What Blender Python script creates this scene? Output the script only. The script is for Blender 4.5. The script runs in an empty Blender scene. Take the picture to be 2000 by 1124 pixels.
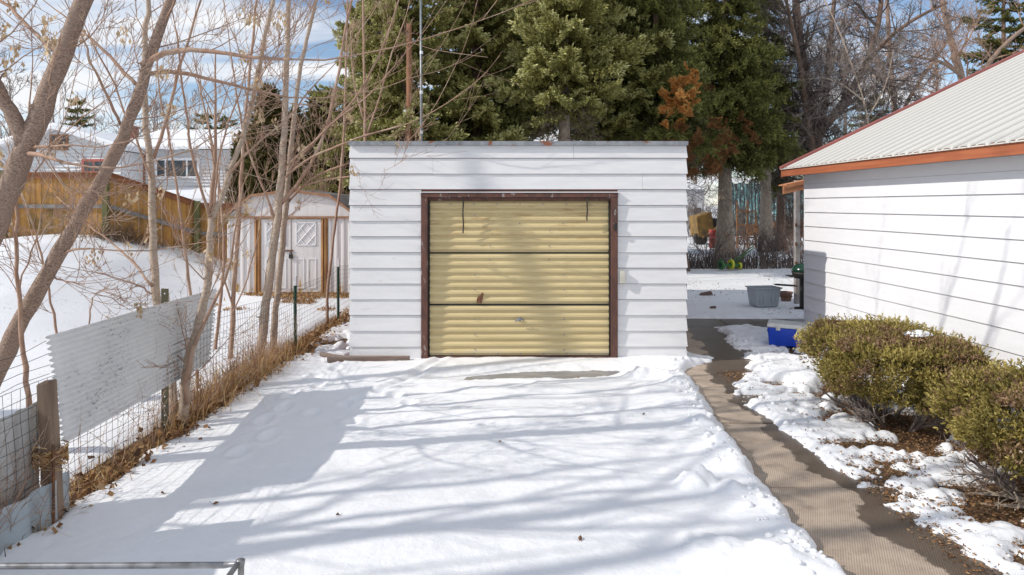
import bpy, math, random
import numpy as np
from mathutils import Vector, Matrix

C = bpy.context.scene.collection
R = math.radians
CAMZ = 2.1
F = 1333.0

# ------------------------------------------------------------------ camera, sky, sun, exposure
scene = bpy.context.scene
cam = bpy.data.cameras.new('camera')
camo = bpy.data.objects.new('camera', cam)
C.objects.link(camo)
camo.location = (0, 0, CAMZ)
camo.rotation_euler = (R(90), 0, 0)
cam.sensor_width = 36.0
cam.lens = 24.0
cam.shift_y = -0.0805
cam.clip_start = 0.05
cam.clip_end = 1500
scene.camera = camo

SUN_DIR = Vector((-0.963, -0.27, 0.70)).normalized()      # towards the sun
SUN_EL = math.asin(SUN_DIR.z)
SUN_AZ = math.atan2(SUN_DIR.x, SUN_DIR.y)

world = bpy.data.worlds.new('World')
scene.world = world
world.use_nodes = True
wn = world.node_tree.nodes
wl = world.node_tree.links
wn.clear()
wo = wn.new('ShaderNodeOutputWorld')
bg = wn.new('ShaderNodeBackground')
sky = wn.new('ShaderNodeTexSky')
sky.sky_type = 'NISHITA'
sky.sun_disc = False
sky.sun_elevation = SUN_EL
sky.sun_rotation = SUN_AZ
sky.altitude = 1500
sky.air_density = 1.0
sky.dust_density = 0.6
sky.ozone_density = 1.5
bg.inputs['Strength'].default_value = 0.12
tc = wn.new('ShaderNodeTexCoord')
sep = wn.new('ShaderNodeSeparateXYZ')
wl.new(tc.outputs['Generated'], sep.inputs[0])
zz = wn.new('ShaderNodeMath'); zz.operation = 'MAXIMUM'; zz.inputs[1].default_value = 0.03
wl.new(sep.outputs['Z'], zz.inputs[0])
za = wn.new('ShaderNodeMath'); za.operation = 'ADD'; za.inputs[1].default_value = 0.12
wl.new(zz.outputs[0], za.inputs[0])
dx = wn.new('ShaderNodeMath'); dx.operation = 'DIVIDE'
dy = wn.new('ShaderNodeMath'); dy.operation = 'DIVIDE'
wl.new(sep.outputs['X'], dx.inputs[0]); wl.new(za.outputs[0], dx.inputs[1])
wl.new(sep.outputs['Y'], dy.inputs[0]); wl.new(za.outputs[0], dy.inputs[1])
cmb = wn.new('ShaderNodeCombineXYZ')
wl.new(dx.outputs[0], cmb.inputs['X']); wl.new(dy.outputs[0], cmb.inputs['Y'])
mp = wn.new('ShaderNodeMapping')
mp.inputs['Rotation'].default_value = (0, 0, R(24))
mp.inputs['Scale'].default_value = (0.55, 1.5, 1)
mp.inputs['Location'].default_value = (1.3, 0.2, 0)
wl.new(cmb.outputs[0], mp.inputs[0])
cn = wn.new('ShaderNodeTexNoise')
cn.inputs['Scale'].default_value = 0.9
cn.inputs['Detail'].default_value = 7
cn.inputs['Roughness'].default_value = 0.5
cn.inputs['Distortion'].default_value = 0.4
wl.new(mp.outputs[0], cn.inputs['Vector'])
cr = wn.new('ShaderNodeValToRGB')
cr.color_ramp.elements[0].position = 0.45
cr.color_ramp.elements[1].position = 0.58
wl.new(cn.outputs[0], cr.inputs[0])
cmix = wn.new('ShaderNodeMixRGB')
cmix.inputs[2].default_value = (7.5, 7.65, 7.95, 1)        # cloud radiance (times the strength below)
wl.new(cr.outputs[0], cmix.inputs[0])
sg = wn.new('ShaderNodeMixRGB'); sg.blend_type = 'MULTIPLY'; sg.inputs[0].default_value = 1
sg.inputs[2].default_value = (1.25, 1.2, 1.15, 1)
wl.new(sky.outputs[0], sg.inputs[1])
wl.new(sg.outputs[0], cmix.inputs[1])
wl.new(cmix.outputs[0], bg.inputs[0])
wl.new(bg.outputs[0], wo.inputs[0])

sl = bpy.data.lights.new('sun', 'SUN')
sl.energy = 3.3
sl.angle = R(0.55)
sl.color = (1.0, 0.945, 0.87)
so = bpy.data.objects.new('sun', sl)
C.objects.link(so)
so.rotation_euler = SUN_DIR.to_track_quat('Z', 'Y').to_euler()

vs = scene.view_settings
vs.view_transform = 'Standard'
vs.look = 'None'
vs.exposure = 0.07
vs.gamma = 1
vs.use_curve_mapping = False

# ------------------------------------------------------------------ helpers
def P(px, py, d):
    return Vector(((px - 1000) / F * d, d, CAMZ - (py - 401) / F * d))

def srgb(r, g, b):
    def f(c):
        c /= 255.0
        return c / 12.92 if c <= 0.04045 else ((c + 0.055) / 1.055) ** 2.4
    return (f(r), f(g), f(b))

def tag(o, label=None, cat=None, group=None, kind=None):
    if label: o['label'] = label
    if cat: o['category'] = cat
    if group: o['group'] = group
    if kind: o['kind'] = kind
    return o

def empty(name, loc=(0, 0, 0), rz=0, label=None, cat=None, group=None, kind=None):
    o = bpy.data.objects.new(name, None)
    C.objects.link(o)
    o.empty_display_size = 0.2
    o.location = loc
    o.rotation_euler = (0, 0, rz)
    return tag(o, label, cat, group, kind)

class MB:
    """collects geometry; build() links it as ONE mesh object"""
    def __init__(self):
        self.v = []; self.f = {3: [], 4: []}; self.poly = []; self.t = []; self.n = 0
        self.lines = {}
    def raw(self, V, Fc, tint=0.5):
        V = np.asarray(V, dtype=np.float64).reshape(-1, 3)
        Fc = np.asarray(Fc, dtype=np.int64)
        self.v.append(V)
        if Fc.size:
            self.f[Fc.shape[1]].append(Fc + self.n)
        t = np.full(len(V), tint) if np.isscalar(tint) else np.asarray(tint)
        self.t.append(t)
        self.n += len(V)
        return self
    def box(self, x0, x1, y0, y1, z0, z1, tint=0.5, M=None):
        V = np.array([(x, y, z) for x in (x0, x1) for y in (y0, y1) for z in (z0, z1)], float)
        if M is not None:
            V = np.array([tuple(M @ Vector(v)) for v in V])
        self.raw(V, [(0, 1, 3, 2), (4, 6, 7, 5), (0, 4, 5, 1), (2, 3, 7, 6), (0, 2, 6, 4), (1, 5, 7, 3)], tint)
        return self
    def hexa(self, pts, tint=0.5):
        # pts: 4 bottom (ccw) + 4 top (ccw)
        self.raw(pts, [(3, 2, 1, 0), (4, 5, 6, 7), (0, 1, 5, 4), (1, 2, 6, 5), (2, 3, 7, 6), (3, 0, 4, 7)], tint)
        return self
    def prism(self, poly, a0, a1, axis='x', tint=0.5):
        """extrude a closed 2D polygon; axis x: poly in (y,z); y: poly in (x,z); z: poly in (x,y)"""
        n = len(poly)
        def mk(a, p):
            return {'x': (a, p[0], p[1]), 'y': (p[0], a, p[1]), 'z': (p[0], p[1], a)}[axis]
        V = [mk(a0, p) for p in poly] + [mk(a1, p) for p in poly]
        base = self.n
        self.raw(V, [(i, (i + 1) % n, n + (i + 1) % n, n + i) for i in range(n)], tint)
        self.poly.append([base + i for i in range(n)][::-1])
        self.poly.append([base + n + i for i in range(n)])
        return self
    def line(self, pts, rad, sides=4, tint=0.5):
        self.lines.setdefault((len(pts), sides), []).append((pts, rad, tint))
        return self
    def _flush(self):
        for (n, s), L in self.lines.items():
            Pn = np.array([[tuple(p) for p in l[0]] for l in L], float)
            Rn = np.array([l[1] if hasattr(l[1], '__len__') else [l[1]] * n for l in L], float)
            T = np.array([l[2] for l in L], float)
            tg = np.gradient(Pn, axis=1)
            tg /= (np.linalg.norm(tg, axis=2, keepdims=True) + 1e-9)
            ov = np.abs(Pn[:, -1] - Pn[:, 0])
            ax = np.argmin(ov, axis=1)
            ref = np.eye(3)[ax][:, None, :]
            u = np.cross(tg, np.broadcast_to(ref, tg.shape))
            u /= (np.linalg.norm(u, axis=2, keepdims=True) + 1e-9)
            w = np.cross(tg, u)
            a = np.arange(s) * 2 * math.pi / s
            V = Pn[:, :, None, :] + Rn[:, :, None, None] * (np.cos(a)[None, None, :, None] * u[:, :, None, :] + np.sin(a)[None, None, :, None] * w[:, :, None, :])
            m = len(L)
            idx = np.arange(m * n * s).reshape(m, n, s)
            nx = np.roll(idx, -1, axis=2)
            q = np.stack([idx[:, :-1], nx[:, :-1], nx[:, 1:], idx[:, 1:]], axis=-1).reshape(-1, 4)
            self.raw(V.reshape(-1, 3), q, np.repeat(T, n * s))
            if s == 4:
                self.raw(np.zeros((0, 3)), np.zeros((0, 4)), np.zeros(0))
                self.f[4].append(np.concatenate([idx[:, 0, ::-1], idx[:, -1, :]]).reshape(-1, 4) + self.n - m * n * s)
            elif s > 4:
                b = self.n - m * n * s
                for k in range(m):
                    self.poly.append((idx[k, 0, ::-1] + b).tolist()); self.poly.append((idx[k, -1] + b).tolist())
        self.lines = {}
    def mesh(self, name, smooth=False):
        self._flush()
        me = bpy.data.meshes.new(name)
        V = np.concatenate(self.v) if self.v else np.zeros((0, 3))
        f3 = np.concatenate(self.f[3]) if self.f[3] else np.zeros((0, 3), int)
        f4 = np.concatenate(self.f[4]) if self.f[4] else np.zeros((0, 4), int)
        pl = self.poly
        loops = np.concatenate([f3.ravel(), f4.ravel(), np.array([i for p in pl for i in p], dtype=int)]).astype(np.int32)
        tot = np.concatenate([np.full(len(f3), 3), np.full(len(f4), 4), np.array([len(p) for p in pl], dtype=int)]).astype(np.int32)
        start = np.concatenate([[0], np.cumsum(tot)[:-1]]).astype(np.int32)
        me.vertices.add(len(V)); me.vertices.foreach_set('co', V.astype(np.float32).ravel())
        me.loops.add(len(loops)); me.loops.foreach_set('vertex_index', loops)
        me.polygons.add(len(tot)); me.polygons.foreach_set('loop_start', start); me.polygons.foreach_set('loop_total', tot)
        me.update(calc_edges=True)
        at = me.attributes.new('tint', 'FLOAT', 'POINT')
        at.data.foreach_set('value', np.concatenate(self.t).astype(np.float32))
        me.polygons.foreach_set('use_smooth', np.full(len(tot), bool(smooth)))
        return me
    def build(self, name, mat, parent=None, smooth=False, bevel=0, **kw):
        me = self.mesh(name, smooth)
        me.materials.append(mat)
        o = bpy.data.objects.new(name, me)
        C.objects.link(o)
        if parent is not None: o.parent = parent
        if bevel:
            b = o.modifiers.new('bevel', 'BEVEL'); b.width = bevel; b.segments = 2; b.limit_method = 'ANGLE'
        return tag(o, **kw)

def linked(name, me, parent=None, loc=(0, 0, 0), rot=(0, 0, 0), sc=(1, 1, 1), mat=None, **kw):
    o = bpy.data.objects.new(name, me)
    C.objects.link(o)
    o.location = loc; o.rotation_euler = rot; o.scale = sc
    if parent is not None: o.parent = parent
    if mat is not None:
        o.material_slots[0].link = 'OBJECT'; o.material_slots[0].material = mat
    return tag(o, **kw)

# value noise
_rs = np.random.RandomState(11)
_tab = _rs.rand(256, 256)
def vnoise(x, y):
    xi = np.floor(x).astype(int); yi = np.floor(y).astype(int)
    fx = x - xi; fy = y - yi
    fx = fx * fx * (3 - 2 * fx); fy = fy * fy * (3 - 2 * fy)
    a = _tab[xi % 256, yi % 256]; b = _tab[(xi + 1) % 256, yi % 256]
    c = _tab[xi % 256, (yi + 1) % 256]; d = _tab[(xi + 1) % 256, (yi + 1) % 256]
    return (a * (1 - fx) + b * fx) * (1 - fy) + (c * (1 - fx) + d * fx) * fy
def fbm(x, y, o=4, g=0.5):
    s = 0; a = 1; t = 0
    for k in range(o):
        s = s + a * vnoise(x * 2 ** k + 17.3 * k, y * 2 ** k + 5.1 * k); t += a; a *= g
    return s / t            # 0..1
def sstep(a, b, x):
    t = np.clip((x - a) / (b - a), 0, 1)
    return t * t * (3 - 2 * t)

# ------------------------------------------------------------------ materials
def newmat(name):
    m = bpy.data.materials.new(name)
    m.use_nodes = True
    nt = m.node_tree
    b = nt.nodes['Principled BSDF']
    return m, nt, b

def N(nt, t, **kw):
    n = nt.nodes.new(t)
    for k, v in kw.items():
        if hasattr(n, k): setattr(n, k, v)
        else: n.inputs[k].default_value = v
    return n

def mixc(nt, fac, a, b, mode='MIX'):
    n = nt.nodes.new('ShaderNodeMixRGB'); n.blend_type = mode
    for i, x in enumerate((fac, a, b)):
        if hasattr(x, 'is_linked'): nt.links.new(x, n.inputs[i])
        elif i == 0: n.inputs[0].default_value = x
        else: n.inputs[i].default_value = tuple(x) + (1,)
    return n.outputs[0]

def ramp(nt, x, p0, p1):
    n = nt.nodes.new('ShaderNodeMapRange'); n.interpolation_type = 'SMOOTHSTEP'
    n.inputs[1].default_value = p0; n.inputs[2].default_value = p1
    nt.links.new(x, n.inputs[0])
    return n.outputs[0]

def noise(nt, scale, detail=4, rough=0.55, stretch=None, coord='Object', dist=0):
    tcn = nt.nodes.new('ShaderNodeTexCoord')
    n = nt.nodes.new('ShaderNodeTexNoise')
    n.inputs['Scale'].default_value = scale; n.inputs['Detail'].default_value = detail
    n.inputs['Roughness'].default_value = rough; n.inputs['Distortion'].default_value = dist
    src = tcn.outputs[coord]
    if stretch:
        m = nt.nodes.new('ShaderNodeMapping'); m.inputs['Scale'].default_value = stretch
        nt.links.new(src, m.inputs[0]); src = m.outputs[0]
    nt.links.new(src, n.inputs['Vector'])
    return n.outputs[0]

def bump(nt, b, h, strength=0.3, dist=0.01):
    n = nt.nodes.new('ShaderNodeBump')
    n.inputs['Strength'].default_value = strength; n.inputs['Distance'].default_value = dist
    nt.links.new(h, n.inputs['Height']); nt.links.new(n.outputs[0], b.inputs['Normal'])
    return n

def attr(nt, name='tint'):
    n = nt.nodes.new('ShaderNodeAttribute'); n.attribute_name = name
    return n.outputs['Fac']

def simple(name, c1, c2=None, scale=8, rough=0.7, bmp=0.0, metal=0.0, stretch=None, lo=0.35, hi=0.65, c3=None, s3=3, f3=(0.55, 0.65), detail=5, bd=0.01):
    m, nt, b = newmat(name)
    c2 = c2 or tuple(x * 0.8 for x in c1)
    n = noise(nt, scale, detail, stretch=stretch)
    col = mixc(nt, ramp(nt, n, lo, hi), c1, c2)
    if c3:
        n3 = noise(nt, s3, 6, 0.65, stretch=stretch, dist=0.3)
        col = mixc(nt, ramp(nt, n3, *f3), col, c3)
    nt.links.new(col, b.inputs['Base Color'])
    b.inputs['Roughness'].default_value = rough; b.inputs['Metallic'].default_value = metal
    if bmp: bump(nt, b, n, bmp, bd)
    return m

def tinted(name, stops, rough=0.75, rnd=0.0, spec=0.3, transl=0.0):
    """colour from the per-piece 'tint' attribute (natural colour variety; on the metal roof, painted rib shading)"""
    m, nt, b = newmat(name)
    r = nt.nodes.new('ShaderNodeValToRGB')
    e = r.color_ramp.elements
    e[0].position = stops[0][0]; e[0].color = tuple(stops[0][1]) + (1,)
    e[1].position = stops[-1][0]; e[1].color = tuple(stops[-1][1]) + (1,)
    for p, c in stops[1:-1]:
        x = e.new(p); x.color = tuple(c) + (1,)
    t = attr(nt)
    if rnd:
        oi = nt.nodes.new('ShaderNodeObjectInfo')
        ma = nt.nodes.new('ShaderNodeMath'); ma.operation = 'MULTIPLY_ADD'
        ma.inputs[1].default_value = rnd
        nt.links.new(oi.outputs['Random'], ma.inputs[0]); 
        sb = nt.nodes.new('ShaderNodeMath'); sb.operation = 'SUBTRACT'; sb.inputs[1].default_value = rnd / 2
        nt.links.new(t, sb.inputs[0]); nt.links.new(sb.outputs[0], ma.inputs[2])
        t = ma.outputs[0]
    nt.links.new(t, r.inputs[0])
    nt.links.new(r.outputs[0], b.inputs['Base Color'])
    b.inputs['Roughness'].default_value = rough
    b.inputs['Specular IOR Level'].default_value = spec
    if transl:
        tr = nt.nodes.new('ShaderNodeBsdfTranslucent')
        nt.links.new(r.outputs[0], tr.inputs[0])
        mx = nt.nodes.new('ShaderNodeMixShader'); mx.inputs[0].default_value = transl
        nt.links.new(b.outputs[0], mx.inputs[1]); nt.links.new(tr.outputs[0], mx.inputs[2])
        nt.links.new(mx.outputs[0], nt.nodes['Material Output'].inputs[0])
    return m

def snow_mat(name, litter=0.0):
    m, nt, b = newmat(name)
    n1 = noise(nt, 1.3, 4)
    col = mixc(nt, ramp(nt, n1, 0.3, 0.7), (0.87, 0.878, 0.89), (0.835, 0.845, 0.865))
    if litter:
        n3 = noise(nt, 9, 8, 0.75)
        n4 = noise(nt, 0.9, 4, 0.6)
        f = mixc(nt, 1.0, ramp(nt, n3, 0.56, 0.66), ramp(nt, n4, 0.42, 0.62), 'MULTIPLY')
        f2 = mixc(nt, 1.0, f, (litter,) * 3, 'MULTIPLY')
        col = mixc(nt, f2, col, (0.16, 0.11, 0.07))
    nt.links.new(col, b.inputs['Base Color'])
    b.inputs['Roughness'].default_value = 0.6
    b.inputs['Specular IOR Level'].default_value = 0.25
    b.inputs['Subsurface Weight'].default_value = 0.15
    b.inputs['Subsurface Radius'].default_value = (0.6, 0.8, 1.0)
    b.inputs['Subsurface Scale'].default_value = 0.02
    h1 = noise(nt, 22, 6, 0.6)
    bump(nt, b, h1, 0.5, 0.014)
    return m

M = {}
M['snow'] = snow_mat('snow')
M['snow_litter'] = snow_mat('littered_snow', 0.75)
M['siding'] = simple('white_siding', (0.79, 0.785, 0.79), (0.74, 0.735, 0.745), 2.2, 0.45, 0.18, stretch=(1, 1, 6), c3=(0.60, 0.59, 0.58), s3=5, f3=(0.66, 0.74))
M['siding_b'] = simple('house_siding', (0.80, 0.80, 0.82), (0.77, 0.77, 0.79), 3, 0.45, 0.04, stretch=(1, 1, 5))
M['siding_n'] = simple('neighbour_siding', (0.68, 0.68, 0.685), (0.63, 0.63, 0.64), 3, 0.5)
M['frame_brown'] = simple('brown_paint', (0.145, 0.060, 0.040), (0.085, 0.038, 0.028), 9, 0.6, 0.3, c3=(0.36, 0.33, 0.32), s3=8, f3=(0.62, 0.65), stretch=(1.6, 1, 0.6))
M['side_brown'] = simple('side_brown', (0.16, 0.06, 0.04), (0.11, 0.045, 0.035), 5, 0.7)
M['dark'] = simple('dark_gap', (0.02, 0.018, 0.018), None, 5, 0.8)
M['galv'] = simple('galvanised', (0.33, 0.34, 0.36), (0.24, 0.25, 0.27), 12, 0.5, 0.05, 0.3, c3=(0.27, 0.10, 0.05), s3=3.0, f3=(0.57, 0.61))
M['black'] = simple('black_rubber', (0.025, 0.022, 0.02), None, 5, 0.6)
M['cream'] = simple('cream_plastic', (0.62, 0.60, 0.52), None, 4, 0.5)
M['rust'] = simple('rusty_metal', (0.22, 0.09, 0.035), (0.10, 0.05, 0.03), 20, 0.8)
M['wood_old'] = simple('weathered_wood', (0.27, 0.19, 0.13), (0.14, 0.095, 0.065), 9, 0.85, 0.5, stretch=(1, 1, 0.12))
M['wood_plank'] = simple('old_plank', (0.30, 0.24, 0.20), (0.16, 0.11, 0.09), 9, 0.85, 0.5, stretch=(0.12, 1, 1))
M['fascia'] = simple('cedar_fascia', (0.42, 0.135, 0.055), (0.33, 0.095, 0.04), 14, 0.6, 0.25, stretch=(1, 0.06, 1.4))
M['fascia_l'] = simple('light_fascia', (0.60, 0.27, 0.13), (0.52, 0.22, 0.10), 8, 0.6, 0.2)
M['rake'] = simple('rake_trim', (0.36, 0.12, 0.10), None, 3, 0.5)
M['soffit'] = simple('soffit', (0.6, 0.6, 0.62), None, 3, 0.7)
M['glass'] = simple('dark_glass', (0.03, 0.04, 0.05), (0.06, 0.075, 0.09), 3, 0.08)
M['white'] = simple('white_paint', (0.78, 0.78, 0.80), None, 3, 0.5, lo=0.6, hi=1.4)
M['redwin'] = simple('red_frame', (0.42, 0.10, 0.075), None, 6, 0.6)
M['brownwin'] = simple('brown_frame', (0.27, 0.12, 0.05), None, 6, 0.6)
M['brick'] = simple('red_brick', (0.33, 0.14, 0.09), (0.24, 0.10, 0.07), 9, 0.85)
M['post_green'] = simple('treated_post', (0.16, 0.16, 0.055), (0.11, 0.10, 0.045), 9, 0.85, 0.3, stretch=(1, 1, 0.15))
M['rail_grey'] = simple('grey_rail', (0.26, 0.24, 0.22), (0.17, 0.15, 0.14), 10, 0.85, 0.3)
M['rail_red'] = simple('red_rail', (0.30, 0.11, 0.045), (0.20, 0.08, 0.035), 10, 0.8, 0.3)
M['tgreen'] = simple('green_post_paint', (0.03, 0.085, 0.055), (0.05, 0.11, 0.08), 14, 0.5)
M['tolive'] = simple('olive_post_paint', (0.085, 0.08, 0.03), (0.06, 0.055, 0.03), 14, 0.6)
M['wire'] = simple('fence_wire', (0.035, 0.032, 0.035), (0.06, 0.045, 0.04), 14, 0.5, metal=0.3)
M['soil'] = simple('leafy_soil', (0.10, 0.055, 0.028), (0.16, 0.095, 0.04), 30, 0.95, 0.8, c3=(0.05, 0.035, 0.025), s3=6, f3=(0.5, 0.65), detail=8, bd=0.02)
M['ice'] = simple('icy_driveway', (0.30, 0.30, 0.305), (0.22, 0.22, 0.225), 3, 0.25, 0.1, stretch=(1, 3, 1))
M['bark'] = None
M['blue'] = simple('blue_plastic', (0.004, 0.06, 0.55), (0.005, 0.05, 0.46), 3, 0.35)
M['cool_white'] = simple('cooler_lid', (0.72, 0.72, 0.70), (0.62, 0.62, 0.60), 9, 0.45)
M['tote'] = simple('grey_plastic', (0.47, 0.52, 0.55), (0.42, 0.46, 0.49), 2, 0.4)
M['terra'] = simple('clay_pot', (0.25, 0.15, 0.11), (0.18, 0.11, 0.08), 8, 0.85)
M['grill'] = simple('green_enamel', (0.012, 0.05, 0.03), None, 3, 0.2)
M['gpost'] = simple('grey_post', (0.36, 0.34, 0.33), (0.26, 0.23, 0.21), 6, 0.8)
M['stone'] = simple('red_stone', (0.20, 0.12, 0.10), None, 8, 0.9, 0.4)
M['yellow'] = simple('yellow_machine', (0.26, 0.15, 0.03), (0.15, 0.09, 0.025), 3, 0.6)
M['mowery'] = simple('mower_yellow', (0.55, 0.55, 0.03), None, 5, 0.5)
M['mowerg'] = simple('mower_green', (0.03, 0.14, 0.03), None, 5, 0.5)
M['lumber'] = simple('stacked_lumber', (0.40, 0.19, 0.08), (0.25, 0.11, 0.05), 7, 0.8)
M['redp'] = simple('red_plastic', (0.40, 0.05, 0.03), None, 3, 0.5)
M['pole'] = simple('pole_wood', (0.30, 0.13, 0.06), (0.18, 0.085, 0.045), 8, 0.85, 0.3, stretch=(1, 1, 0.1))
M['mast'] = simple('steel_mast', (0.24, 0.26, 0.28), (0.18, 0.20, 0.22), 5, 0.4, metal=0.3)
M['pipe'] = simple('galvanised_pipe', (0.36, 0.36, 0.37), (0.20, 0.195, 0.19), 10, 0.35, 0.1, 0.6, c3=(0.14, 0.10, 0.07), s3=7, f3=(0.6, 0.68))

def bark_mat(name, a, b_, c, sc=18, st=(1, 1, 0.35)):
    m, nt, b = newmat(name)
    n = noise(nt, sc, 6, 0.65, stretch=st)
    n2 = noise(nt, 3, 3)
    col = mixc(nt, ramp(nt, n, 0.35, 0.68), a, b_)
    col = mixc(nt, ramp(nt, n2, 0.5, 0.7), col, c)
    nt.links.new(col, b.inputs['Base Color'])
    b.inputs['Roughness'].default_value = 0.85
    bump(nt, b, n, 0.6, 0.012)
    return m
M['bark_young'] = bark_mat('young_bark', (0.50, 0.40, 0.31), (0.32, 0.24, 0.18), (0.43, 0.34, 0.27), 26, (1, 1, 1.6))
M['bark_big'] = bark_mat('grey_bark', (0.38, 0.27, 0.205), (0.15, 0.10, 0.075), (0.28, 0.20, 0.155), 60, (1, 1, 1.6))
M['twig'] = bark_mat('twig_bark', (0.42, 0.27, 0.19), (0.30, 0.18, 0.125), (0.48, 0.36, 0.27))
M['twig_dark'] = bark_mat('dark_twig_bark', (0.15, 0.115, 0.10), (0.10, 0.075, 0.065), (0.22, 0.17, 0.14))
M['twig_grey'] = bark_mat('far_twig_bark', (0.27, 0.22, 0.19), (0.19, 0.15, 0.135), (0.33, 0.27, 0.22))
M['spruce_bark'] = bark_mat('spruce_bark', (0.25, 0.16, 0.115), (0.12, 0.075, 0.055), (0.18, 0.12, 0.09), 14, (1, 1, 0.4))
M['pale_bark'] = bark_mat('pale_bark', (0.45, 0.37, 0.29), (0.27, 0.21, 0.16), (0.38, 0.30, 0.23), 14, (1, 1, 0.5))

M['roof'] = tinted('painted_metal_roof', [(0, (0.42, 0.40, 0.37)), (1, (0.66, 0.65, 0.61))], 0.45)  # dark stop is shading painted along the ribs, pale stop the roof colour
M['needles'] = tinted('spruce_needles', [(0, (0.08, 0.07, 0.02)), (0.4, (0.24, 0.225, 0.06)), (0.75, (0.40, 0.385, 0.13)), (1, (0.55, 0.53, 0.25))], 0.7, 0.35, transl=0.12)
M['needles_dark'] = tinted('dark_needles', [(0, (0.035, 0.036, 0.012)), (0.5, (0.11, 0.115, 0.028)), (1, (0.28, 0.28, 0.075))], 0.7, 0.35, transl=0.12)
M['needles_orange'] = tinted('dead_needles', [(0, (0.16, 0.07, 0.02)), (0.45, (0.50, 0.20, 0.045)), (0.8, (0.66, 0.33, 0.10)), (1, (0.45, 0.40, 0.15))], 0.8, 0.45)
M['needles_brown'] = tinted('brown_needles', [(0, (0.07, 0.03, 0.012)), (0.5, (0.17, 0.075, 0.025)), (1, (0.28, 0.13, 0.045))], 0.8, 0.3)
M['juniper'] = tinted('juniper_sprays', [(0, (0.20, 0.11, 0.05)), (0.2, (0.46, 0.30, 0.19)), (0.3, (0.15, 0.13, 0.03)), (0.65, (0.35, 0.275, 0.075)), (1, (0.60, 0.50, 0.17))], 0.75, transl=0.15)
M['cedar'] = tinted('cedar_sprays', [(0, (0.07, 0.045, 0.018)), (0.35, (0.08, 0.075, 0.022)), (0.75, (0.14, 0.125, 0.035)), (1, (0.30, 0.17, 0.05))], 0.8)
M['straw'] = tinted('dry_grass', [(0, (0.14, 0.06, 0.025)), (0.3, (0.36, 0.19, 0.07)), (0.7, (0.56, 0.35, 0.15)), (1, (0.70, 0.52, 0.29))], 0.8, transl=0.1)
M['leaf'] = tinted('fallen_leaves', [(0, (0.08, 0.04, 0.022)), (0.5, (0.24, 0.115, 0.045)), (1, (0.42, 0.27, 0.14))], 0.8)
M['brush'] = tinted('dead_brush', [(0, (0.07, 0.045, 0.03)), (0.6, (0.17, 0.11, 0.07)), (1, (0.30, 0.20, 0.12))], 0.85)
M['samara'] = tinted('dry_samaras', [(0, (0.42, 0.29, 0.16)), (1, (0.72, 0.56, 0.37))], 0.8, transl=0.25)

# door: yellow painted steel with faint grime along some ribs
def door_mat():
    m, nt, b = newmat('tan_door_paint')
    n1 = noise(nt, 3.0, 5, stretch=(0.4, 1, 3))
    col = mixc(nt, ramp(nt, n1, 0.35, 0.7), (0.66, 0.535, 0.285), (0.58, 0.46, 0.235))
    n2 = noise(nt, 7, 7, 0.7, stretch=(0.25, 1, 2.2))
    tcn = nt.nodes.new('ShaderNodeTexCoord'); sp = nt.nodes.new('ShaderNodeSeparateXYZ')
    nt.links.new(tcn.outputs['Object'], sp.inputs[0])
    high = ramp(nt, sp.outputs['Z'], 1.35, 1.75)
    f = mixc(nt, 1.0, ramp(nt, n2, 0.52, 0.66), high, 'MULTIPLY')
    col = mixc(nt, mixc(nt, 1.0, f, (0.6,) * 3, 'MULTIPLY'), col, (0.34, 0.18, 0.06))
    low = ramp(nt, sp.outputs['Z'], 0.25, 0.08)
    f = mixc(nt, 1.0, ramp(nt, n2, 0.45, 0.6), low, 'MULTIPLY')
    col = mixc(nt, mixc(nt, 1.0, f, (0.7,) * 3, 'MULTIPLY'), col, (0.55, 0.50, 0.40))
    nt.links.new(col, b.inputs['Base Color'])
    b.inputs['Roughness'].default_value = 0.42
    bump(nt, b, noise(nt, 5, 3), 0.15, 0.01)
    return m
M['door'] = door_mat()

def sheet_mat(name, a, b_, spots):
    m, nt, b = newmat(name)
    n1 = noise(nt, 2.5, 4)
    col = mixc(nt, ramp(nt, n1, 0.3, 0.7), a, b_)
    n2 = noise(nt, 45, 6, 0.7, stretch=(1, 0.45, 1))
    n3 = noise(nt, 2.2, 3)
    f = mixc(nt, 1.0, ramp(nt, n2, 0.56, 0.62), ramp(nt, n3, 0.42, 0.62), 'MULTIPLY')
    col = mixc(nt, mixc(nt, 1.0, f, (spots,) * 3, 'MULTIPLY'), col, (0.10, 0.09, 0.075))
    nt.links.new(col, b.inputs['Base Color'])
    b.inputs['Roughness'].default_value = 0.5; b.inputs['Metallic'].default_value = 0.05
    return m
M['sheet'] = sheet_mat('corrugated_grey', (0.74, 0.73, 0.71), (0.66, 0.65, 0.635), 0.75)
M['sheet2'] = sheet_mat('corrugated_pale', (0.56, 0.55, 0.53), (0.47, 0.46, 0.44), 0.5)
M['sheet_blue'] = sheet_mat('corrugated_blue_grey', (0.36, 0.42, 0.455), (0.43, 0.46, 0.47), 0.4)

def board_mat():
    m, nt, b = newmat('stained_fence_boards')
    n1 = noise(nt, 10, 6, 0.6, stretch=(1, 1, 0.1))
    n2 = noise(nt, 2.2, 4)
    oi = nt.nodes.new('ShaderNodeObjectInfo')
    col = mixc(nt, ramp(nt, n1, 0.35, 0.7), (0.50, 0.26, 0.065), (0.30, 0.135, 0.035))
    col = mixc(nt, ramp(nt, n2, 0.48, 0.7), col, (0.16, 0.10, 0.03))
    r = ramp(nt, oi.outputs['Random'], 0, 1)
    col = mixc(nt, mixc(nt, 1.0, r, (0.4,) * 3, 'MULTIPLY'), col, (0.26, 0.15, 0.05))
    nt.links.new(col, b.inputs['Base Color']); b.inputs['Roughness'].default_value = 0.8
    bump(nt, b, n1, 0.4, 0.01)
    return m
M['board'] = board_mat()

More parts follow.
